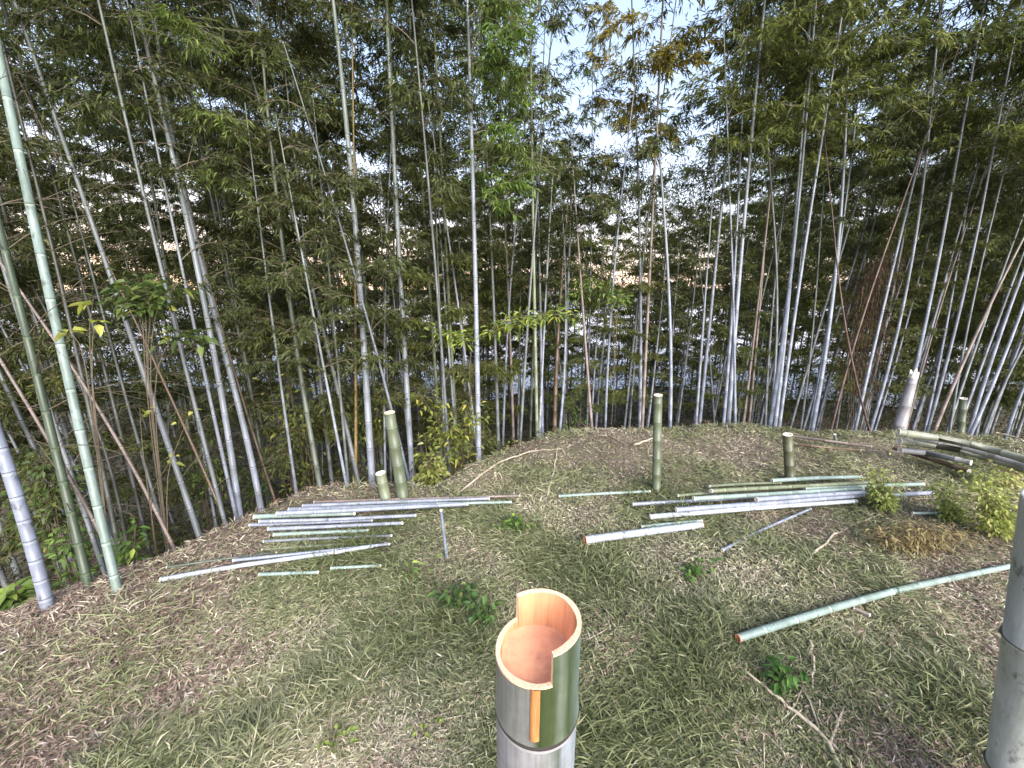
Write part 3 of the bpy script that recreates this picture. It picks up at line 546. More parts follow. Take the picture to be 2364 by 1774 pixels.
def brown(X, Y):
    d = edge_d(X, Y); a = sst(-.75, -.2, d) * (X < -.9) + sst(-1.3, -.5, X * .0 + d * .9) * (X < -1.6) * .6
    m_ = np.exp(-((X - .85) ** 2 / .7 + (Y - 3.6) ** 2 / .2)) * 1.35 + .85 * np.exp(-((X - 2.7) ** 2 / 2.2 + (Y - 3.6) ** 2 / .25))
    a = np.maximum(a, sst(-1.1, -1.65, X + .12 * np.sin(4 * Y)) * .85)
    r = sst(1.35, 2.4, X + .25 * np.sin(3 * Y)) * sst(3.2, 2.2, Y) * .8 + sst(.9, 1.5, X) * sst(1.5, .9, Y) * .7
    nn = .22 * np.sin(4.3 * X + 2 * Y) * np.sin(3.7 * Y - X) + .15 * np.sin(11 * X - 7 * Y)
    return np.clip(np.maximum(np.maximum(a, m_), r) + nn, 0, 1)
def scatter(n, g):
    px = g.uniform(-120, 2480, n); py = 960 + 860 * g.random(n) ** .9; u = (px - 1182) / FPX; v = (py - 887) / FPX; f = CP - v * SP; d = SP + v * CP; t = CAMH / d
    h = n // 3; X = np.concatenate([u * t, g.uniform(-3.6, 5.4, h)]); Y = np.concatenate([f * t, g.uniform(-.6, 4.4, h)])
    ok = (edge_d(X, Y) < .06) & (Y > -.8); return X[ok], Y[ok]
g = np.random.default_rng(3); X, Y = scatter(230000, g); br = brown(X, Y)
keep = g.random(len(X)) > br * .8; X, Y, br = X[keep], Y[keep], br[keep]; n_ = len(X)
clump = np.sin(5.1 * X + 2.2 * np.sin(3 * Y)) + np.sin(6.3 * Y + 1.9 * np.sin(4 * X)) + .7 * np.sin(15 * X) * np.sin(17 * Y)
L = g.uniform(.03, .09, n_) * (1 + .3 * clump) ; az = g.uniform(0, 6.28, n_) * .85 + 1.2 * np.sin(2.3 * X + 1.1 * Y) + .6; lay = np.clip(g.normal(.86, .2, n_), .1, 1)
Z = ground(X, Y); k = 4; tt = np.linspace(0, 1, k)[None, :, None]
dirh = np.stack([np.cos(az), np.sin(az), np.zeros(n_)], 1)[:, None]; Lh = L[:, None, None]
P = np.stack([X, Y, Z - .004], 1)[:, None] + dirh * Lh * (tt ** 1.4) * lay[:, None, None]
P[:, :, 2] += (L * (1 - lay * .7))[:, None] * (tt[:, :, 0] * 1.25 - tt[:, :, 0] ** 2 * lay[:, None] * .75) + .012
P += g.normal(size=P.shape) * .0025
tint = np.clip(g.normal(.43, .22, n_) + .2 * br - .1 * clump + .13 * np.sin(1.7 * X + 2.9 * Y) + .1 * np.sin(3.9 * X - 2.3 * Y + 1) + .22 * np.exp(-((X + .5) ** 2 / .12 + (Y - .9) ** 2 / .1)) - .16 * np.exp(-((X - .95) ** 2 / .12 + (Y - 1.25) ** 2 / .08)), 0, 1)
bf = Buf(); strips(bf, P, g.uniform(.0022, .0048, n_) * (1 + .25 * Y), 0, tint)
tag(obj('grass', bf.mesh('grass', [M_GRASS], smooth=False), color=(1, 1, 1)), 'matted green and straw coloured grass', None, None, 'stuff')
g = np.random.default_rng(4); X, Y = scatter(210000, g); br = brown(X, Y); keep = g.random(len(X)) < .05 + .85 * br; X, Y = X[keep], Y[keep]; n_ = len(X)
D = np.concatenate([g.normal(size=(n_, 2)), g.normal(size=(n_, 1)) * .28], 1)
bf = Buf(); leaves(bf, np.stack([X, Y, ground(X, Y) + g.uniform(.004, .03, n_)], 1), D, g.uniform(.014, .05, n_), g.uniform(.003, .007, n_), 0, np.clip(g.normal(.5, .24, n_), 0, 1), droop=.02)
# the slope below the edge too, its tint darkened to paint the shade there
X = g.uniform(-9, 9, 60000); Y = g.uniform(-1, 9, 60000); dd = edge_d(X, Y); q = (dd > 0) & (dd < 5); X, Y = X[q], Y[q]; n_ = len(X)
D = np.concatenate([g.normal(size=(n_, 2)), g.normal(size=(n_, 1)) * .4], 1)
leaves(bf, np.stack([X, Y, ground(X, Y) + g.uniform(.0, .04, n_)], 1), D, g.uniform(.06, .14, n_), g.uniform(.01, .022, n_), 0, np.clip(g.normal(.18, .16, n_), 0, 1), droop=.02)
X, Y = scatter(420, g)
for x_, y_ in zip(X, Y):
    a = g.uniform(0, 6.28); l = g.uniform(.06, .32); tt_ = np.linspace(-.5, .5, 5); bx, by = x_ + tt_ * l * math.cos(a), y_ + tt_ * l * math.sin(a) + g.normal() * .15 * l * tt_ ** 2
    tube(bf, np.stack([bx, by, ground(bx, by) + .016 + g.normal(size=5) * .003], 1), np.linspace(.0028, .0012, 5) * g.uniform(.6, 1.3), 4, 1)
tag(obj('leaf_litter', bf.mesh('leaf_litter', [M_LITTER, simple('bleached_twig', (.33, .28, .21), .85, 60, .3)], smooth=False), color=(1, 1, 1)), 'dry bamboo leaves strewn over the earth', None, None, 'stuff')

# ------------------------------------------------------------------ cut bamboo: end faces, poles and posts
CC['bright'] = (.36, .4, .47)
for q_ in ('teal', 'lav'): CC[q_ + 'p'] = tuple(x * 1.35 for x in CC[q_])
def cut_end(bf, P, T, r, wall=.22, deep=.05, mi=0, mem=0, n=16, jag=0., g=rng):
    T = T / np.linalg.norm(T); A = np.cross(T, [0, 0, 1.]) if abs(T[2]) < .9 else np.cross(T, [0, 1., 0]); A /= np.linalg.norm(A); B = np.cross(T, A)
    th = np.arange(n) * 2 * np.pi / n; c = np.cos(th)[:, None] * A + np.sin(th)[:, None] * B; ri = r * (1 - wall)
    j_ = (jag * g.random(n))[:, None] * T
    V = np.concatenate([P + c * r * 1.01 - T * .004, P + c * r * 1.005 + T * .001 + j_, P + c * ri + T * .001 + j_, P + c * ri - T * deep, (P - T * deep)[None]])
    i = np.arange(n); i2 = (i + 1) % n; F = []; M = []
    for k in range(3): F.append(np.stack([k * n + i, k * n + i2, (k + 1) * n + i2, (k + 1) * n + i], 1)); M += [mi] * n
    F.append(np.stack([3 * n + i, 3 * n + i2, np.full(n, 4 * n), np.full(n, 4 * n)], 1)); M += [mem] * n
    bf.add(V, np.concatenate(F), np.array(M))
GP = 'felled bamboo poles lying on the grass'
def pole(pts, w, col, label, liftA=.02, liftB=None, cut=M_PALE, taper=.85, spacing=.24, sides=12, group=GP):
    liftB = liftA if liftB is None else liftB; Q = []
    for q, (x, y) in enumerate(pts):
        l = liftA + (liftB - liftA) * q / (len(pts) - 1); p, t = on_ground(x, y, l); Q.append((p, t))
    r0 = w * .76 / 2 * Q[0][1] / FPX; P = np.array([q[0] for q in Q]); P[:, 2] += r0 * .6 + .012
    tt = np.linspace(0, 1, len(P)); s = np.linspace(0, 1, 14); P = np.stack([np.interp(s, tt, P[:, c]) for c in range(3)], 1)
    base = P[0].copy(); root = tag(obj('bamboo_pole', None, loc=base), label, 'pole', group)
    bf = Buf(); culm(bf, P, r0 * (1 + (taper - 1) * s), spacing, sides, random.random(), wh=.01)
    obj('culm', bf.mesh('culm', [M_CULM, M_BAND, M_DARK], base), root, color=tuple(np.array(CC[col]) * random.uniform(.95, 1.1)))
    for e, q in ((0, 1), (-1, -2)):
        bf = Buf(); cut_end(bf, P[e], P[e] - P[q], r0 * (1 if e == 0 else taper)); obj('cut_end', bf.mesh('cut_end', [cut], base), root)
    return root
pole([(372, 1346), (560, 1312), (770, 1283)], 15, 'bright', 'longest bright bluish white pole at the front of the left row', .015)
pole([(775, 1282), (862, 1267)], 12, 'bright', 'short bright pole continuing the longest left one to its right', .02)
pole([(386, 1316), (560, 1290), (640, 1282)], 8, 'ggrey', 'dull greenish pole behind the longest bright one at the slope edge', .01)
pole([(600, 1333), (735, 1328)], 11, 'tealp', 'short pale green pole in front of the left row', .015)
pole([(765, 1318), (880, 1312)], 9, 'tealp', 'short greenish pole right of the one in front of the left row', .01)
pole([(633, 1241), (760, 1235), (850, 1232)], 12, 'tealp', 'cyan tinted pole in the middle of the left row', .015)
pole([(606, 1275), (710, 1268), (800, 1262)], 9, 'ygreen', 'yellowish thin pole half sunk in grass in the left row', .005)
pole([(577, 1218), (700, 1214), (860, 1207)], 10, 'lavp', 'lavender pole whose left end overhangs the slope', .02)
pole([(588, 1200), (700, 1196), (820, 1192)], 15, 'tealp', 'grey green pole overhanging the slope above the lavender one', .04)
pole([(668, 1184), (800, 1180), (1010, 1172)], 15, 'white', 'thick pale pole with white rings, second from the back of the left row', .05)
pole([(726, 1165), (860, 1160), (1200, 1150)], 9, 'pink', 'thin straw pale pole at the very back of the left row', .03)
pole([(900, 1171), (1060, 1168), (1180, 1165)], 10, 'tealp', 'pale cyan pole ending near the grass in the centre', .03)
pole([(600, 1210), (760, 1206), (960, 1196)], 11, 'white', 'pale pole squeezed between the lavender and grey green ones of the left row', .05)
pole([(640, 1192), (820, 1184), (1080, 1170)], 13, 'lavp', 'long blue grey pole across the top of the left row', .08)
pole([(620, 1228), (760, 1222), (930, 1214)], 12, 'white', 'whitish pole in the middle left row above the cyan tinted one', .03)
pole([(610, 1256), (720, 1250), (905, 1243)], 10, 'grey', 'grey pole below the cyan tinted one in the left row', .02)
pole([(700, 1174), (880, 1166), (1130, 1157)], 11, 'white', 'pale pole at the back of the left row just before the straw pale one', .06)
pole([(540, 1300), (700, 1284), (900, 1262)], 10, 'lavp', 'blue grey pole lying right behind the longest bright one', .03)
pole([(1350, 1256), (1480, 1238), (1620, 1220)], 24, 'bright', 'thick bluish pole with a bright orange cut end facing left', .02, cut=M_CUTO)
pole([(1500, 1200), (1740, 1180), (1975, 1163)], 15, 'bright', 'long white pole lying at the front of the right stack', .03)
pole([(1560, 1184), (1780, 1168), (1990, 1150)], 15, 'lavp', 'long bluish pole behind the white one of the right stack', .07)
pole([(1480, 1222), (1620, 1208)], 10, 'tealp', 'short pale piece beside the orange ended pole', .015)
pole([(1745, 1160), (1880, 1150), (2005, 1142)], 14, 'lavp', 'blue grey pole on top of the right stack near the bushes', .11)
pole([(1564, 1150), (1700, 1138), (1826, 1130)], 9, 'ygreen', 'thin greenish pole at the back left of the right stack', .05)
pole([(1781, 1116), (1880, 1110), (1986, 1107)], 13, 'tealp', 'short thick green pole behind the squat cut post', .06)
pole([(1600, 1158), (1800, 1146), (1990, 1134)], 14, 'tealp', 'pale green pole in the middle of the right stack under the bluish ones', .09)
pole([(1640, 1140), (1820, 1130), (2010, 1120)], 13, 'ygreen', 'weathered green pole across the back of the right stack', .1)
pole([(1460, 1170), (1640, 1160), (1850, 1148)], 11, 'white', 'thin whitish pole along the back of the right stack reaching farthest left', .03)
pole([(1636, 1128), (1720, 1122), (1800, 1120)], 9, 'ygreen', 'thin green pole touching the foot of the squat cut post', .03)
pole([(1856, 1134), (1990, 1128), (2130, 1124)], 13, 'tealp', 'pale green pole passing behind the yellow green bush', .08)
pole([(2020, 1152), (2080, 1148), (2150, 1144)], 14, 'lavp', 'short bluish pole showing between the two yellow green bushes', .05)
pole([(1290, 1151), (1390, 1145), (1500, 1140)], 9, 'tealp', 'thin faint green pole in the grass at the foot of the mound', .01)
pole([(1667, 1276), (1760, 1228), (1870, 1180)], 9, 'lavp', 'thin split bluish stem lying slantwise in front of the right stack', .01)
pole([(2105, 1190), (2215, 1190)], 8, 'tealp', 'short thin pale green stem beside the dry fern', .02)
pole([(1702, 1483), (1880, 1425), (2064, 1372), (2190, 1344), (2345, 1312)], 23, 'tealp', 'long green pole lying alone in the right foreground', .02, cut=M_CUTO, taper=.8, sides=16)
pole([(1968, 1410), (2006, 1428)], 12, 'pink', 'small pale split piece under the lone green pole', .01)
pole([(2290, 1316), (2338, 1312)], 12, 'pink', 'small pale chip by the path at the right edge', .01)
CC['log'] = (.21, .22, .17); CC['loggrey'] = (.28, .285, .3)
LG = 'weathered bamboos piled at the right edge'
pole([(2072, 1006), (2180, 1022), (2271, 1042), (2420, 1088)], 22, 'log', 'topmost weathered bamboo of the pile at the right', .32, .34, group=LG)
pole([(2110, 1018), (2200, 1034), (2290, 1060), (2420, 1104)], 19, 'loggrey', 'bluish weathered bamboo second in the pile at the right', .28, .26, group=LG)
pole([(2073, 1026), (2180, 1038), (2271, 1062), (2420, 1112)], 22, 'log', 'greenish bamboo in the middle of the pile at the right', .2, .2, group=LG)
pole([(2076, 1046), (2147, 1054), (2240, 1076)], 18, 'loggrey', 'short grey bamboo with a pale end low in the pile', .1, group=LG)
pole([(2060, 1038), (2130, 1060), (2235, 1096)], 15, 'brown', 'lowest brownish bamboo under the pile at the right', .05, group=LG)
pole([(1832, 1012), (1920, 1024), (2010, 1036)], 8, 'pink', 'thin pale dead bamboo lying along the mound top right of the squat post', .06)
pole([(1838, 1030), (1900, 1038), (1985, 1044)], 8, 'brown', 'thin brown dead bamboo lying below the pale one on the mound', .03)

def post(foot, top, w0, w1, col, label, cut=M_PALE, Y0=None, spacing=.16, jag=0., wall=.22, sides=18, extra=0.):
    if Y0 is None: p, t = on_ground(*foot); Y0 = p[1]
    a, ta = at(*foot, Y0); b_, tb = at(*top, Y0); a2 = a.copy()
    while a2[2] > ground(a2[0], a2[1]) - .03: a2 = a2 + (a - b_) * .03
    s = np.linspace(0, 1, 8)[:, None]; P = a2 + (b_ - a2) * s; r0, r1 = w0 * .82 / 2 * ta / FPX, w1 * .84 / 2 * tb / FPX
    root = tag(obj('bamboo_post', None, loc=a2), label, 'cut post', 'bamboos cut off at waist height')
    bf = Buf(); culm(bf, P, np.linspace(r0, r1, 8), spacing, sides, .5, wh=.008)
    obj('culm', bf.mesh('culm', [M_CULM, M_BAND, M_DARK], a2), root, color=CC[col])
    bf = Buf(); cut_end(bf, P[-1], P[-1] - P[-2], r1, wall=wall, deep=.012, jag=jag); obj('cut_face', bf.mesh('cut_face', [cut], a2), root)
    return root
CC['moss'] = (.1, .12, .075); CC['post'] = (.085, .09, .05)
post((932, 1155), (899, 952), 33, 29, 'moss', 'tall leaning cut post with a pinkish top left of the mound', cut=M_CUT)
post((893, 1160), (878, 1092), 29, 27, 'ygreen', 'short cut post with a white top beside the tall leaning post')
post((1515, 1135), (1519, 912), 22, 23, 'moss', 'thin tall cut post with two white rings standing on the mound')
post((1824, 1112), (1818, 1003), 25, 23, 'post', 'squat brownish green cut post with a pale top in front of the clump')
post((2214, 1035), (2224, 920), 17, 16, 'moss', 'greenish cut post standing behind the log pile', Y0=4.15)
post((1930, 1032), (1927, 1003), 7, 7, 'grey', 'tiny thin grey stub on the mound right of the squat post', sides=8)
post((1032, 1292), (1018, 1178), 9, 8, 'lav', 'thin grey stake standing in the grass right of the left poles', sides=8, spacing=.2)
CC['near'] = (.3, .315, .285)
post((2345, 1774), (2432, 1150), 112, 112, 'near', 'thick grey green cut bamboo close to the camera, half out of the right edge', Y0=.81, spacing=.62, sides=40)
# broken old trunk
CC['old'] = (.27, .26, .28)
r_ = post((2070, 1012), (2108, 872), 30, 20, 'old', 'broken old pale trunk with a ragged top leaning behind the log pile', cut=M_PALE, Y0=4.15, spacing=.31, jag=.1, wall=.35)
r_['category'] = 'broken trunk'

# ------------------------------------------------------------------ the stepped stump in the foreground
zc = .500; _, fu, du = ray(1242, 1432); S0 = np.array([(1242 - 1182) / FPX * zc, zc * (CP - (1432 - 887) / FPX * SP), 0]); zt = CAMH - zc * (SP + (1432 - 887) / FPX * CP)
RS = 99 / FPX * zc; n = 96; th = np.arange(n) * 2 * np.pi / n
NODE = zt - .137; LOW = zt - .042; hi = lambda a: (a % 360 > 286) or (a % 360 < 121)
root = tag(obj('cut_bamboo_stump', None, loc=(S0[0], S0[1], 0)), 'large cut bamboo stump in the foreground with an orange stepped top', 'stump')
def rad_at(z): return RS * (1 + .035 * math.exp(-((z - NODE) / .006) ** 2) + .02 * math.exp(-((z - NODE - .012) / .012) ** 2)) * (1 - .02 * (z - NODE))
# culm wall: columns of quads whose top follows the two saw cuts
tops = np.array([(zt + .006 * math.sin(math.radians(q * 360 / n) + 2.0)) if hi(q * 360 / n + 1.8) else (LOW + .005 * math.cos(math.radians(q * 360 / n))) for q in range(n)])
wallt = .0066
zs_low = np.array([-.03, .3, .6, .8, NODE - .13, NODE - .05, NODE - .02, NODE - .011, NODE - .0105, NODE - .004, NODE - .0035, NODE, NODE + .003, NODE + .0035, NODE + .008, NODE + .02, NODE + .05, NODE + .088])
mats_ = np.array([0] * (len(zs_low)))
bf = Buf(); bo = []
for q in range(n):
    a0, a1 = th[q], th[(q + 1) % n]; zt_ = tops[q]; zz = np.append(zs_low, zt_)
    for e in range(len(zz) - 1):
        za, zb = zz[e], zz[e + 1]; ra, rb = rad_at(za), rad_at(zb); zm = (za + zb) / 2 - NODE
        mi = 1 if -.0105 <= zm < -.0035 else (2 if -.0035 <= zm < .005 else (0 if zm > 0 else 3))
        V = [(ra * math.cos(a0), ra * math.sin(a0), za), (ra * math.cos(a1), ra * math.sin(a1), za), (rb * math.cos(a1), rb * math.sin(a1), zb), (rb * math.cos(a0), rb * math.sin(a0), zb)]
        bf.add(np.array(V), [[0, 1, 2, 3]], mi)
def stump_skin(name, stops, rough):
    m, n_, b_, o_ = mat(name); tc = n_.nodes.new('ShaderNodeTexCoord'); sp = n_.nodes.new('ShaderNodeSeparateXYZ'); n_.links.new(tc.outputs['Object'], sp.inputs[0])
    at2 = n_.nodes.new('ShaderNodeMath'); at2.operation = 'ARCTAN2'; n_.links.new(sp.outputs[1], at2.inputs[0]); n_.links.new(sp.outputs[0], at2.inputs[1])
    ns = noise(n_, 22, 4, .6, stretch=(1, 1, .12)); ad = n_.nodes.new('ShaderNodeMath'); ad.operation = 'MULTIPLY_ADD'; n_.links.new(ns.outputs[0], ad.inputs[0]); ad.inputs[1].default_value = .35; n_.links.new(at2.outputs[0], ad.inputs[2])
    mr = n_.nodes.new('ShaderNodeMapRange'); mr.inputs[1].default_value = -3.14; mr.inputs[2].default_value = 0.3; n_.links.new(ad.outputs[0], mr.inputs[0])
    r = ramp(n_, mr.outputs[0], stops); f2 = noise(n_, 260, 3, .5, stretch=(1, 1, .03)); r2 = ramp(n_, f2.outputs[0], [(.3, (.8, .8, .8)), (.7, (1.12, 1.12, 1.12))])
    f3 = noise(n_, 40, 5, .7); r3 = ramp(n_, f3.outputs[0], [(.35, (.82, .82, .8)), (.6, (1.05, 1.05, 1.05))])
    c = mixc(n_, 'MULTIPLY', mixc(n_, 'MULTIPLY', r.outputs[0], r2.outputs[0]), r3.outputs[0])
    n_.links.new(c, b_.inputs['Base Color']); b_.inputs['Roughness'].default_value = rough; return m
M_SU = stump_skin('stump_skin_upper', [(0, (.13, .135, .125)), (.44, (.15, .155, .145)), (.5, (.03, .045, .015)), (.6, (.05, .07, .03)), (.66, (.12, .15, .115)), (.72, (.035, .055, .02)), (.82, (.1, .14, .12)), (.92, (.24, .29, .31))], .32)  # grey left and green right are skin; pale stripes paint glossy reflections
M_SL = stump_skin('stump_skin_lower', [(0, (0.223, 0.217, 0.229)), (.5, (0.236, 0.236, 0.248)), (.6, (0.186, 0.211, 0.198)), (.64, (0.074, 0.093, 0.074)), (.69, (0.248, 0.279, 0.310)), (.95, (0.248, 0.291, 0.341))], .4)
M_SB = simple('stump_bloom', (.34, .33, .35), .7, 80, .15); M_SN = simple('stump_node', (.035, .03, .028), .7, 80, .3)
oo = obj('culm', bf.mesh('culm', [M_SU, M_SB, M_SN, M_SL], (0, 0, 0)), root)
# rim: the cut faces, the two torn steps and the inner wall
bf = Buf(); zi = NODE + .081
for q in range(n):
    q2 = (q + 1) % n; a0, a1 = th[q], th[q2]; z = tops[q]; ro = rad_at(z) * 1.003; ri = ro - wallt * (1 + .12 * math.sin(5 * a0)); c0, s0, c1, s1 = math.cos(a0), math.sin(a0), math.cos(a1), math.sin(a1)
    bf.add([(ro * c0, ro * s0, z - .002), (ro * c1, ro * s1, z - .002), (ro * .995 * c1, ro * .995 * s1, z + .0008), (ro * .995 * c0, ro * .995 * s0, z + .0008)], [[0, 1, 2, 3]], 0)
    bf.add([(ro * .995 * c0, ro * .995 * s0, z + .0008), (ro * .995 * c1, ro * .995 * s1, z + .0008), (ri * c1, ri * s1, z), (ri * c0, ri * s0, z)], [[0, 1, 2, 3]], 0)
    bf.add([(ri * c0, ri * s0, z), (ri * c1, ri * s1, z), (ri * .97 * c1, ri * .97 * s1, zi), (ri * .97 * c0, ri * .97 * s0, zi)], [[0, 1, 2, 3]], 1)
    z2 = tops[q2]
    if abs(z - z2) > .015: bf.add([(ro * c1, ro * s1, min(z, z2)), (ro * c1, ro * s1, max(z, z2)), (ri * c1, ri * s1, max(z, z2)), (ri * c1, ri * s1, min(z, z2))], [[0, 1, 2, 3]], 0)
M_RIM = simple('stump_rim_cut', (.74, .5, .33), .6, 300, .25); M_IW = simple('stump_inner_wall', (.68, .31, .16), .6, 140, .22, (1, 1, .06))
obj('cut_rim', bf.mesh('cut_rim', [M_RIM, M_IW], smooth=False), root)
bf = Buf(); rings = [0, .3, .6, .8, .93, 1.0]; V = []; m_ = 48
for rr in rings:
    for q in range(m_):
        a = q * 2 * np.pi / m_; V.append((RS * .92 * rr * math.cos(a), RS * .92 * rr * math.sin(a), zi + .0015 - .007 * (1 - rr ** 3) + .0006 * math.sin(7 * a + 9 * rr)))
i, j = np.meshgrid(np.arange(len(rings) - 1), np.arange(m_), indexing='ij'); j2 = (j + 1) % m_
bf.add(V, np.stack([i * m_ + j, i * m_ + j2, (i + 1) * m_ + j2, (i + 1) * m_ + j], -1).reshape(-1, 4)); obj('membrane', bf.mesh('membrane', [M_INNER]), root)
# torn strip of bare wood running down the front below the step
bf = Buf(); a_l, a_r = math.radians(-102), math.radians(-90); zz = np.linspace(NODE + .014, LOW - .0015, 9)
V = []
for z in zz:
    f_ = (z - zz[0]) / (zz[-1] - zz[0])
    for a, e in ((a_l, -.0005), (a_l, .0012), ((a_l + a_r) / 2, .0024), (a_r - .02 * (1 - f_), .0012), (a_r, -.0005)): r = rad_at(z) + e; V.append((r * math.cos(a), r * math.sin(a), z))
i, j = np.meshgrid(np.arange(8), np.arange(4), indexing='ij'); bf.add(V, np.stack([i * 5 + j, i * 5 + j + 1, (i + 1) * 5 + j + 1, (i + 1) * 5 + j], -1).reshape(-1, 4))
obj('torn_strip', bf.mesh('torn_strip', [simple('torn_wood', (.42, .17, .055), .7, 400, .4, (1, 1, .04))]), root)

# ------------------------------------------------------------------ sticks, bushes, saplings, weeds
def stick(pts, w, label, lift=.02, m=M_PALE, forks=()):
    Q = [on_ground(x, y, lift) for x, y in pts]; P = np.array([q[0] for q in Q]); r = w / 2 * Q[0][1] / FPX; base = P[0].copy()
    root = tag(obj('fallen_branch', None, loc=base), label, 'branch', 'dry branches lying in the grass')
    tt = np.linspace(0, 1, len(P)); s = np.linspace(0, 1, 16); P2 = np.stack([np.interp(s, tt, P[:, c]) for c in range(3)], 1) + rng.normal(size=(16, 3)) * .003
    bf = Buf(); tube(bf, P2, np.linspace(r, r * .5, 16), 7, 0, cap=True); obj('stem', bf.mesh('stem', [m], base), root)
    for fk in forks:
        F_ = np.array([on_ground(x, y, lift)[0] for x, y in fk]); bf = Buf(); tube(bf, F_, np.linspace(r * .6, r * .25, len(F_)), 5, 0, cap=True); obj('twig', bf.mesh('twig', [m], base), root)
M_STK = simple('bleached_wood', (.42, .36, .27), .8, 60, .25)
stick([(1950, 1800), (1905, 1700), (1830, 1640), (1760, 1580), (1700, 1530)], 12, 'forked bleached branch running out of the bottom edge on the right', m=M_STK, forks=[[(1890, 1680), (1870, 1620), (1845, 1580)], [(1915, 1720), (1945, 1640), (1975, 1560), (1990, 1520)]])
stick([(1865, 1295), (1925, 1235), (1985, 1205), (2030, 1188)], 6, 'thin bleached twig arching from the right pole stack toward the grass', m=M_STK)
stick([(1060, 1135), (1150, 1068), (1225, 1042), (1300, 1036)], 5, 'grey branch lying along the left rim of the mound', m=M_STK)
stick([(1262, 1150), (1280, 1080), (1288, 1030)], 5, 'thin pinkish stick standing out of the mound slope', m=M_STK)
stick([(1465, 1026), (1530, 1006)], 5, 'pale twig leaning on the thin tall post', lift=.05, m=M_STK)
stick([(2300, 1000), (2350, 1012), (2380, 1030)], 5, 'curled pale twig above the log pile at the right edge', lift=.1, m=M_STK)
stick([(480, 1774), (520, 1700), (500, 1640)], 7, 'pale twig standing in the left foreground grass', m=M_STK)
stick([(300, 1774), (355, 1690), (360, 1640)], 6, 'thin straw stalk at the bottom left', m=M_STK)
stick([(2120, 1700), (2170, 1740), (2230, 1800)], 7, 'pale twig by the path in the bottom right', m=M_STK)
stick([(1870, 1480), (1880, 1540), (1875, 1590)], 6, 'straw coloured twig below the lone green pole', m=M_STK)

def leafy(name, label, cat, foot, tops_, L, asp, n, mt, color, Y0=None, spread=.05, droop=.3, two=True, group=None, start=.3, tmu=.5, size_px=None):
    """a plant: curved stems rooted together, each carrying its leaves along the outer part"""
    if Y0 is None: b0, _ = on_ground(*foot); Y0 = b0[1]
    else: b0, _ = at(*foot, Y0); b0[2] = float(ground(b0[0], Y0))
    root = tag(obj(name, None, loc=b0), label, cat, group); bs = Buf(); bl = Buf()
    for tp in tops_:
        pts = [at(x, y, Y0 + (dy if len(q) else 0))[0] for (x, y, dy), q in [((*(p[:2]), (p[2] if len(p) > 2 else 0)), p) for p in tp]]
        P = np.array([b0 - [0, 0, .02]] + pts); tt = np.linspace(0, 1, len(P)); s = np.linspace(0, 1, 14); Q = np.stack([np.interp(s, tt, P[:, c]) for c in range(3)], 1)
        for _ in range(2): Q[1:-1] = (Q[:-2] + Q[1:-1] * 2 + Q[2:]) / 4
        ln = np.linalg.norm(np.diff(Q, axis=0), axis=1).sum(); tube(bs, Q, np.linspace(min(.005, .004 * ln + .001), .001, 14), 5, 0)
        m_ = max(4, int(n / len(tops_))); h = rng.uniform(start, 1, m_)
        c = np.stack([np.interp(h, s, Q[:, q]) for q in range(3)], 1); a = rng.uniform(0, 6.28, m_); off = np.stack([np.cos(a), np.sin(a), rng.normal(size=m_) * .4], 1)
        dist = rng.random(m_) * spread
        e = c + off * dist[:, None]
        for q in range(0, m_, 4): tube(bs, np.stack([c[q], e[q]]), .0009, 3, 0)
        leaves(bl, e, off + rng.normal(size=(m_, 3)) * .4, rng.uniform(.65, 1.2, m_) * L, rng.uniform(.85, 1.15, m_) * L * asp, 0, np.clip(rng.normal(tmu, .2, m_), 0, 1), droop, two)
    obj('stems', bs.mesh('stems', [M_TWIG], b0), root); obj('foliage', bl.mesh('foliage', [mt], b0, smooth=False), root, color=color)
def bush(label, foot, cx, cy, rx, ry, L, n, mt, color, Y0=None, k=9, asp=.5, tmu=.5, spread=.07, **kw):
    tops_ = [[(cx + rx * .5 * rng.normal() * .5, (foot[1] + cy) / 2 + ry * .2, .0), (cx + rx * math.cos(a) * q, cy + ry * math.sin(a) * q, rng.normal() * .08)] for a, q in [(rng.uniform(0, 6.28), rng.uniform(.3, 1)) for _ in range(k)]]
    leafy('bush', label, 'bush', foot, tops_, L, asp, n, mt, color, Y0, spread, group='leafy bushes around the clearing', tmu=tmu, **kw)
W1 = (1, 1, 1)
bush('yellow green bush left of three in front of the right pole stack', (2040, 1180), 2040, 1105, 65, 50, .03, 760, M_YEL, W1)
bush('middle yellow green bush at the end of the right pole stack', (2190, 1205), 2190, 1145, 55, 45, .03, 640, M_YEL, W1, k=8)
bush('largest yellow green bush at the right edge below the log pile', (2310, 1250), 2300, 1130, 75, 80, .032, 1250, M_YEL, (1.1, 1.05, 1), k=13)
bush('pale yellow leafy bush at the right edge beside the pile', (2335, 1130), 2335, 1075, 40, 40, .035, 180, M_YEL, (1.3, 1.1, 1.2))
bush('small yellowish shrub growing beside the foot of the tall leaning post', (985, 1135), 990, 1050, 55, 65, .06, 300, M_YEL, (.8, .75, .7), Y0=3.2, k=10, spread=.1)
bush('olive bush with yellow leaves just above the small shrub by the mound', (1030, 1130), 1045, 925, 100, 55, 0.058, 608, M_BROAD, (1.4, 1.3, 1), Y0=3.6, k=10, spread=.16, tmu=.62)
bush('green bush hanging above the back of the left poles', (860, 1150), 850, 880, 80, 70, 0.055, 608, M_BROAD, (1.2, 1.2, 1), Y0=4.2, k=11, spread=.2)
bush('wide green bush under the twin pale stems on their right', (690, 1150), 680, 900, 110, 80, 0.058, 832, M_BROAD, (1.25, 1.2, 1), Y0=3.9, k=13, spread=.22, tmu=.55)
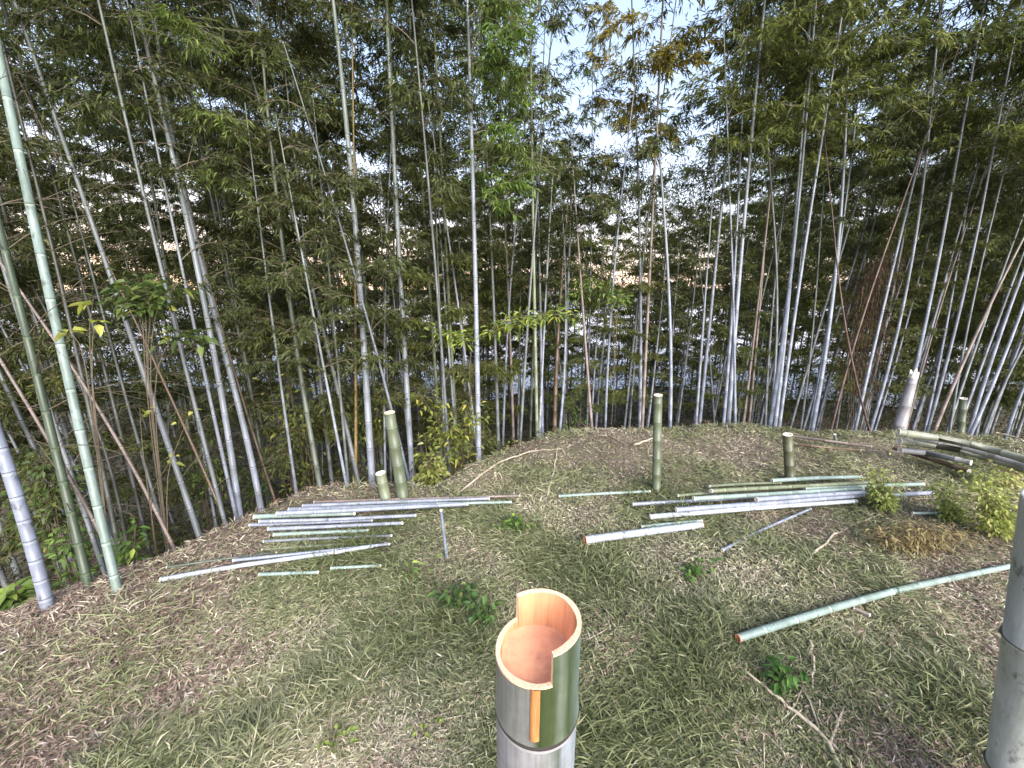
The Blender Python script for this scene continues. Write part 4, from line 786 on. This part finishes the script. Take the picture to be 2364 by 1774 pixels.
bush('dark green bush between the two nearest left bamboos', (130, 1330), 110, 1090, 80, 60, 0.055, 480, M_BROAD, (.9, 1., .9), Y0=2.4, k=10, spread=.16, tmu=.4)
bush('shaded bush behind the lavender bamboo on the left', (460, 1200), 480, 1010, 80, 90, 0.055, 672, M_BROAD, (.95, 1., .9), Y0=3.6, k=12, spread=.2, tmu=.45)
bush('low shaded bush at the foot of the twin pale stems', (600, 1180), 590, 1090, 60, 50, 0.047, 384, M_BROAD, (.8, .95, .85), Y0=3.7, k=8, spread=.15, tmu=.4)
bush('yellow tipped bush at the left end of the mound', (1180, 1080), 1190, 1030, 60, 40, 0.047, 352, M_BROAD, (1.6, 1.4, 1), Y0=4.3, k=8, spread=.13, tmu=.65)
bush('round green bush in front of the bright patch behind the mound', (1330, 1010), 1325, 900, 50, 50, 0.055, 416, M_BROAD, (.9, 1., .9), Y0=5.2, k=9, spread=.16, tmu=.4)
bush('bright green low plant at the left edge under the bamboos', (10, 1420), 15, 1340, 45, 45, .1, 60, M_BROAD, (1.5, 1.7, 1.2), Y0=1.75, k=6, spread=.06, tmu=.5)
bush('green tuft between the lavender grey thick stem and the dark green one', (180, 1330), 165, 1230, 40, 60, 0.047, 208, M_BROAD, (1.2, 1.5, 1.1), Y0=2.0, k=7, spread=.08, tmu=.4)
bush('green tuft right of the foot of the thick pale teal bamboo', (300, 1330), 295, 1240, 30, 50, 0.047, 160, M_BROAD, (1.2, 1.5, 1.1), Y0=2.1, k=6, spread=.08, tmu=.4)
G2 = 'saplings among the bamboos'
leafy('sapling', 'sapling with large green leaves between the lavender and twin stems', 'sapling', (330, 1250), [[(335, 900), (330, 700), (290, 660, .1)], [(340, 880), (360, 700), (420, 650)], [(345, 900), (390, 780), (450, 775)], [(335, 850), (350, 720), (330, 640)], [(335, 850), (340, 700), (270, 700)]], .068, .55, 260, M_BROAD, (.9, 1., .9), Y0=2.5, spread=.12, group=G2, start=.66)
leafy('sapling', 'thin sapling with a few big yellow leaves in front of the left stems', 'sapling', (215, 1300), [[(214, 950), (212, 780), (226, 735)], [(214, 900), (205, 760), (216, 690)], [(214, 950), (190, 800), (160, 765)]], .068, .62, 9, M_YEL, (.85, .85, .5), Y0=2.0, spread=.03, group=G2, start=.93, tmu=.75)
leafy('sapling', 'sapling with few yellow leaves below the big leaved one', 'sapling', (330, 1300), [[(330, 1050), (322, 940)], [(380, 1100), (440, 950)], [(340, 1150), (405, 1045)]], .045, .55, 18, M_YEL, (.8, .75, .5), Y0=2.3, spread=.05, group=G2, start=.85, tmu=.6)
leafy('sapling', 'sapling whose long light green spray reaches right above the mound', 'sapling', (1095, 1090), [[(1085, 900), (1080, 800), (1150, 745, -.1), (1230, 722, -.2), (1345, 728, -.25)], [(1085, 900), (1090, 800), (1060, 775), (1010, 775)], [(1085, 900), (1080, 790), (1180, 750), (1260, 735, .1)]], .075, .3, 420, M_BROAD, (1.7, 1.8, 1.2), Y0=3.7, spread=.13, group=G2, start=.6, tmu=.6)
leafy('sapling', 'sapling with a light green drooping top left of the crossing pair', 'sapling', (1410, 1005), [[(1420, 850), (1425, 720), (1400, 655), (1330, 650)], [(1420, 850), (1425, 720), (1430, 680), (1425, 700)], [(1420, 850), (1415, 700), (1380, 660), (1290, 690)]], .075, .3, 330, M_BROAD, (1.5, 1.8, 1.3), Y0=4.7, spread=.14, group=G2, start=.65, tmu=.55)
leafy('dry_fern', 'patch of dry golden fern between the yellow green bushes', 'fern', (2120, 1270), [[(x, 1200 + abs(x - 2120) * .25, rng.normal() * .05)] for x in np.linspace(1990, 2260, 22)], .045, .2, 1100, M_FERN, (1, 1, 1), spread=.05, two=False, start=.1)
leafy('dead_fronds', 'curtain of reddish brown dead fronds hanging right of the crossing stems', 'dead fronds', (1985, 1000), [[(1990 + q * 9, 850), (2010 + q * 7, 720), (2030 + q * 6, 600 - q * 6)] for q in range(-4, 6)], .12, .06, 1500, M_LITTER, (.3, .2, .17), Y0=5.0, spread=.16, droop=.9, two=False, start=.25, tmu=.4)
G3 = 'small weeds in the grass'
def weed(label, px_, py_, h, n, L, col, mt=M_BROAD, asp=.5, tmu=.5):
    b0, t = on_ground(px_, py_); tp = []
    for _ in range(7): tp.append([(px_ + rng.normal() * h * .5, py_ - h * rng.uniform(.5, 1.), rng.normal() * .03)])
    leafy('weed', label, 'weed', (px_, py_), tp, L, asp, n, mt, col, None, .03, group=G3, tmu=tmu, start=.2)
weed('bluish green broad leaved weed left of the foreground stump', 1130, 1440, 70, 90, .045, (.8, 1.1, 1.1), asp=.6)
weed('dark bluish weed behind the rim of the foreground stump on its left', 1050, 1400, 60, 70, .045, (.8, 1.1, 1.1), asp=.6)
weed('bright lime weed at the bottom left of the stump', 985, 1700, 40, 18, .028, (.7, .85, .5), M_YEL)
weed('lime green weed at the bottom, further left of the stump', 770, 1730, 45, 18, .03, (.7, .85, .5), M_YEL)
weed('small olive weed in the grass behind the stump', 1180, 1225, 45, 90, .04, (1., 1.4, .9))
weed('dark green weed below the cut end of the lone green pole', 1790, 1590, 70, 90, .04, (.7, 1.2, .8))
weed('mint green narrow weed in the grass below the left poles', 945, 1340, 60, 40, .05, (1.3, 1.6, 1.4), asp=.25)
weed('green weed at the feet of the right pole stack', 1600, 1330, 45, 80, .035, (.9, 1.4, .9))
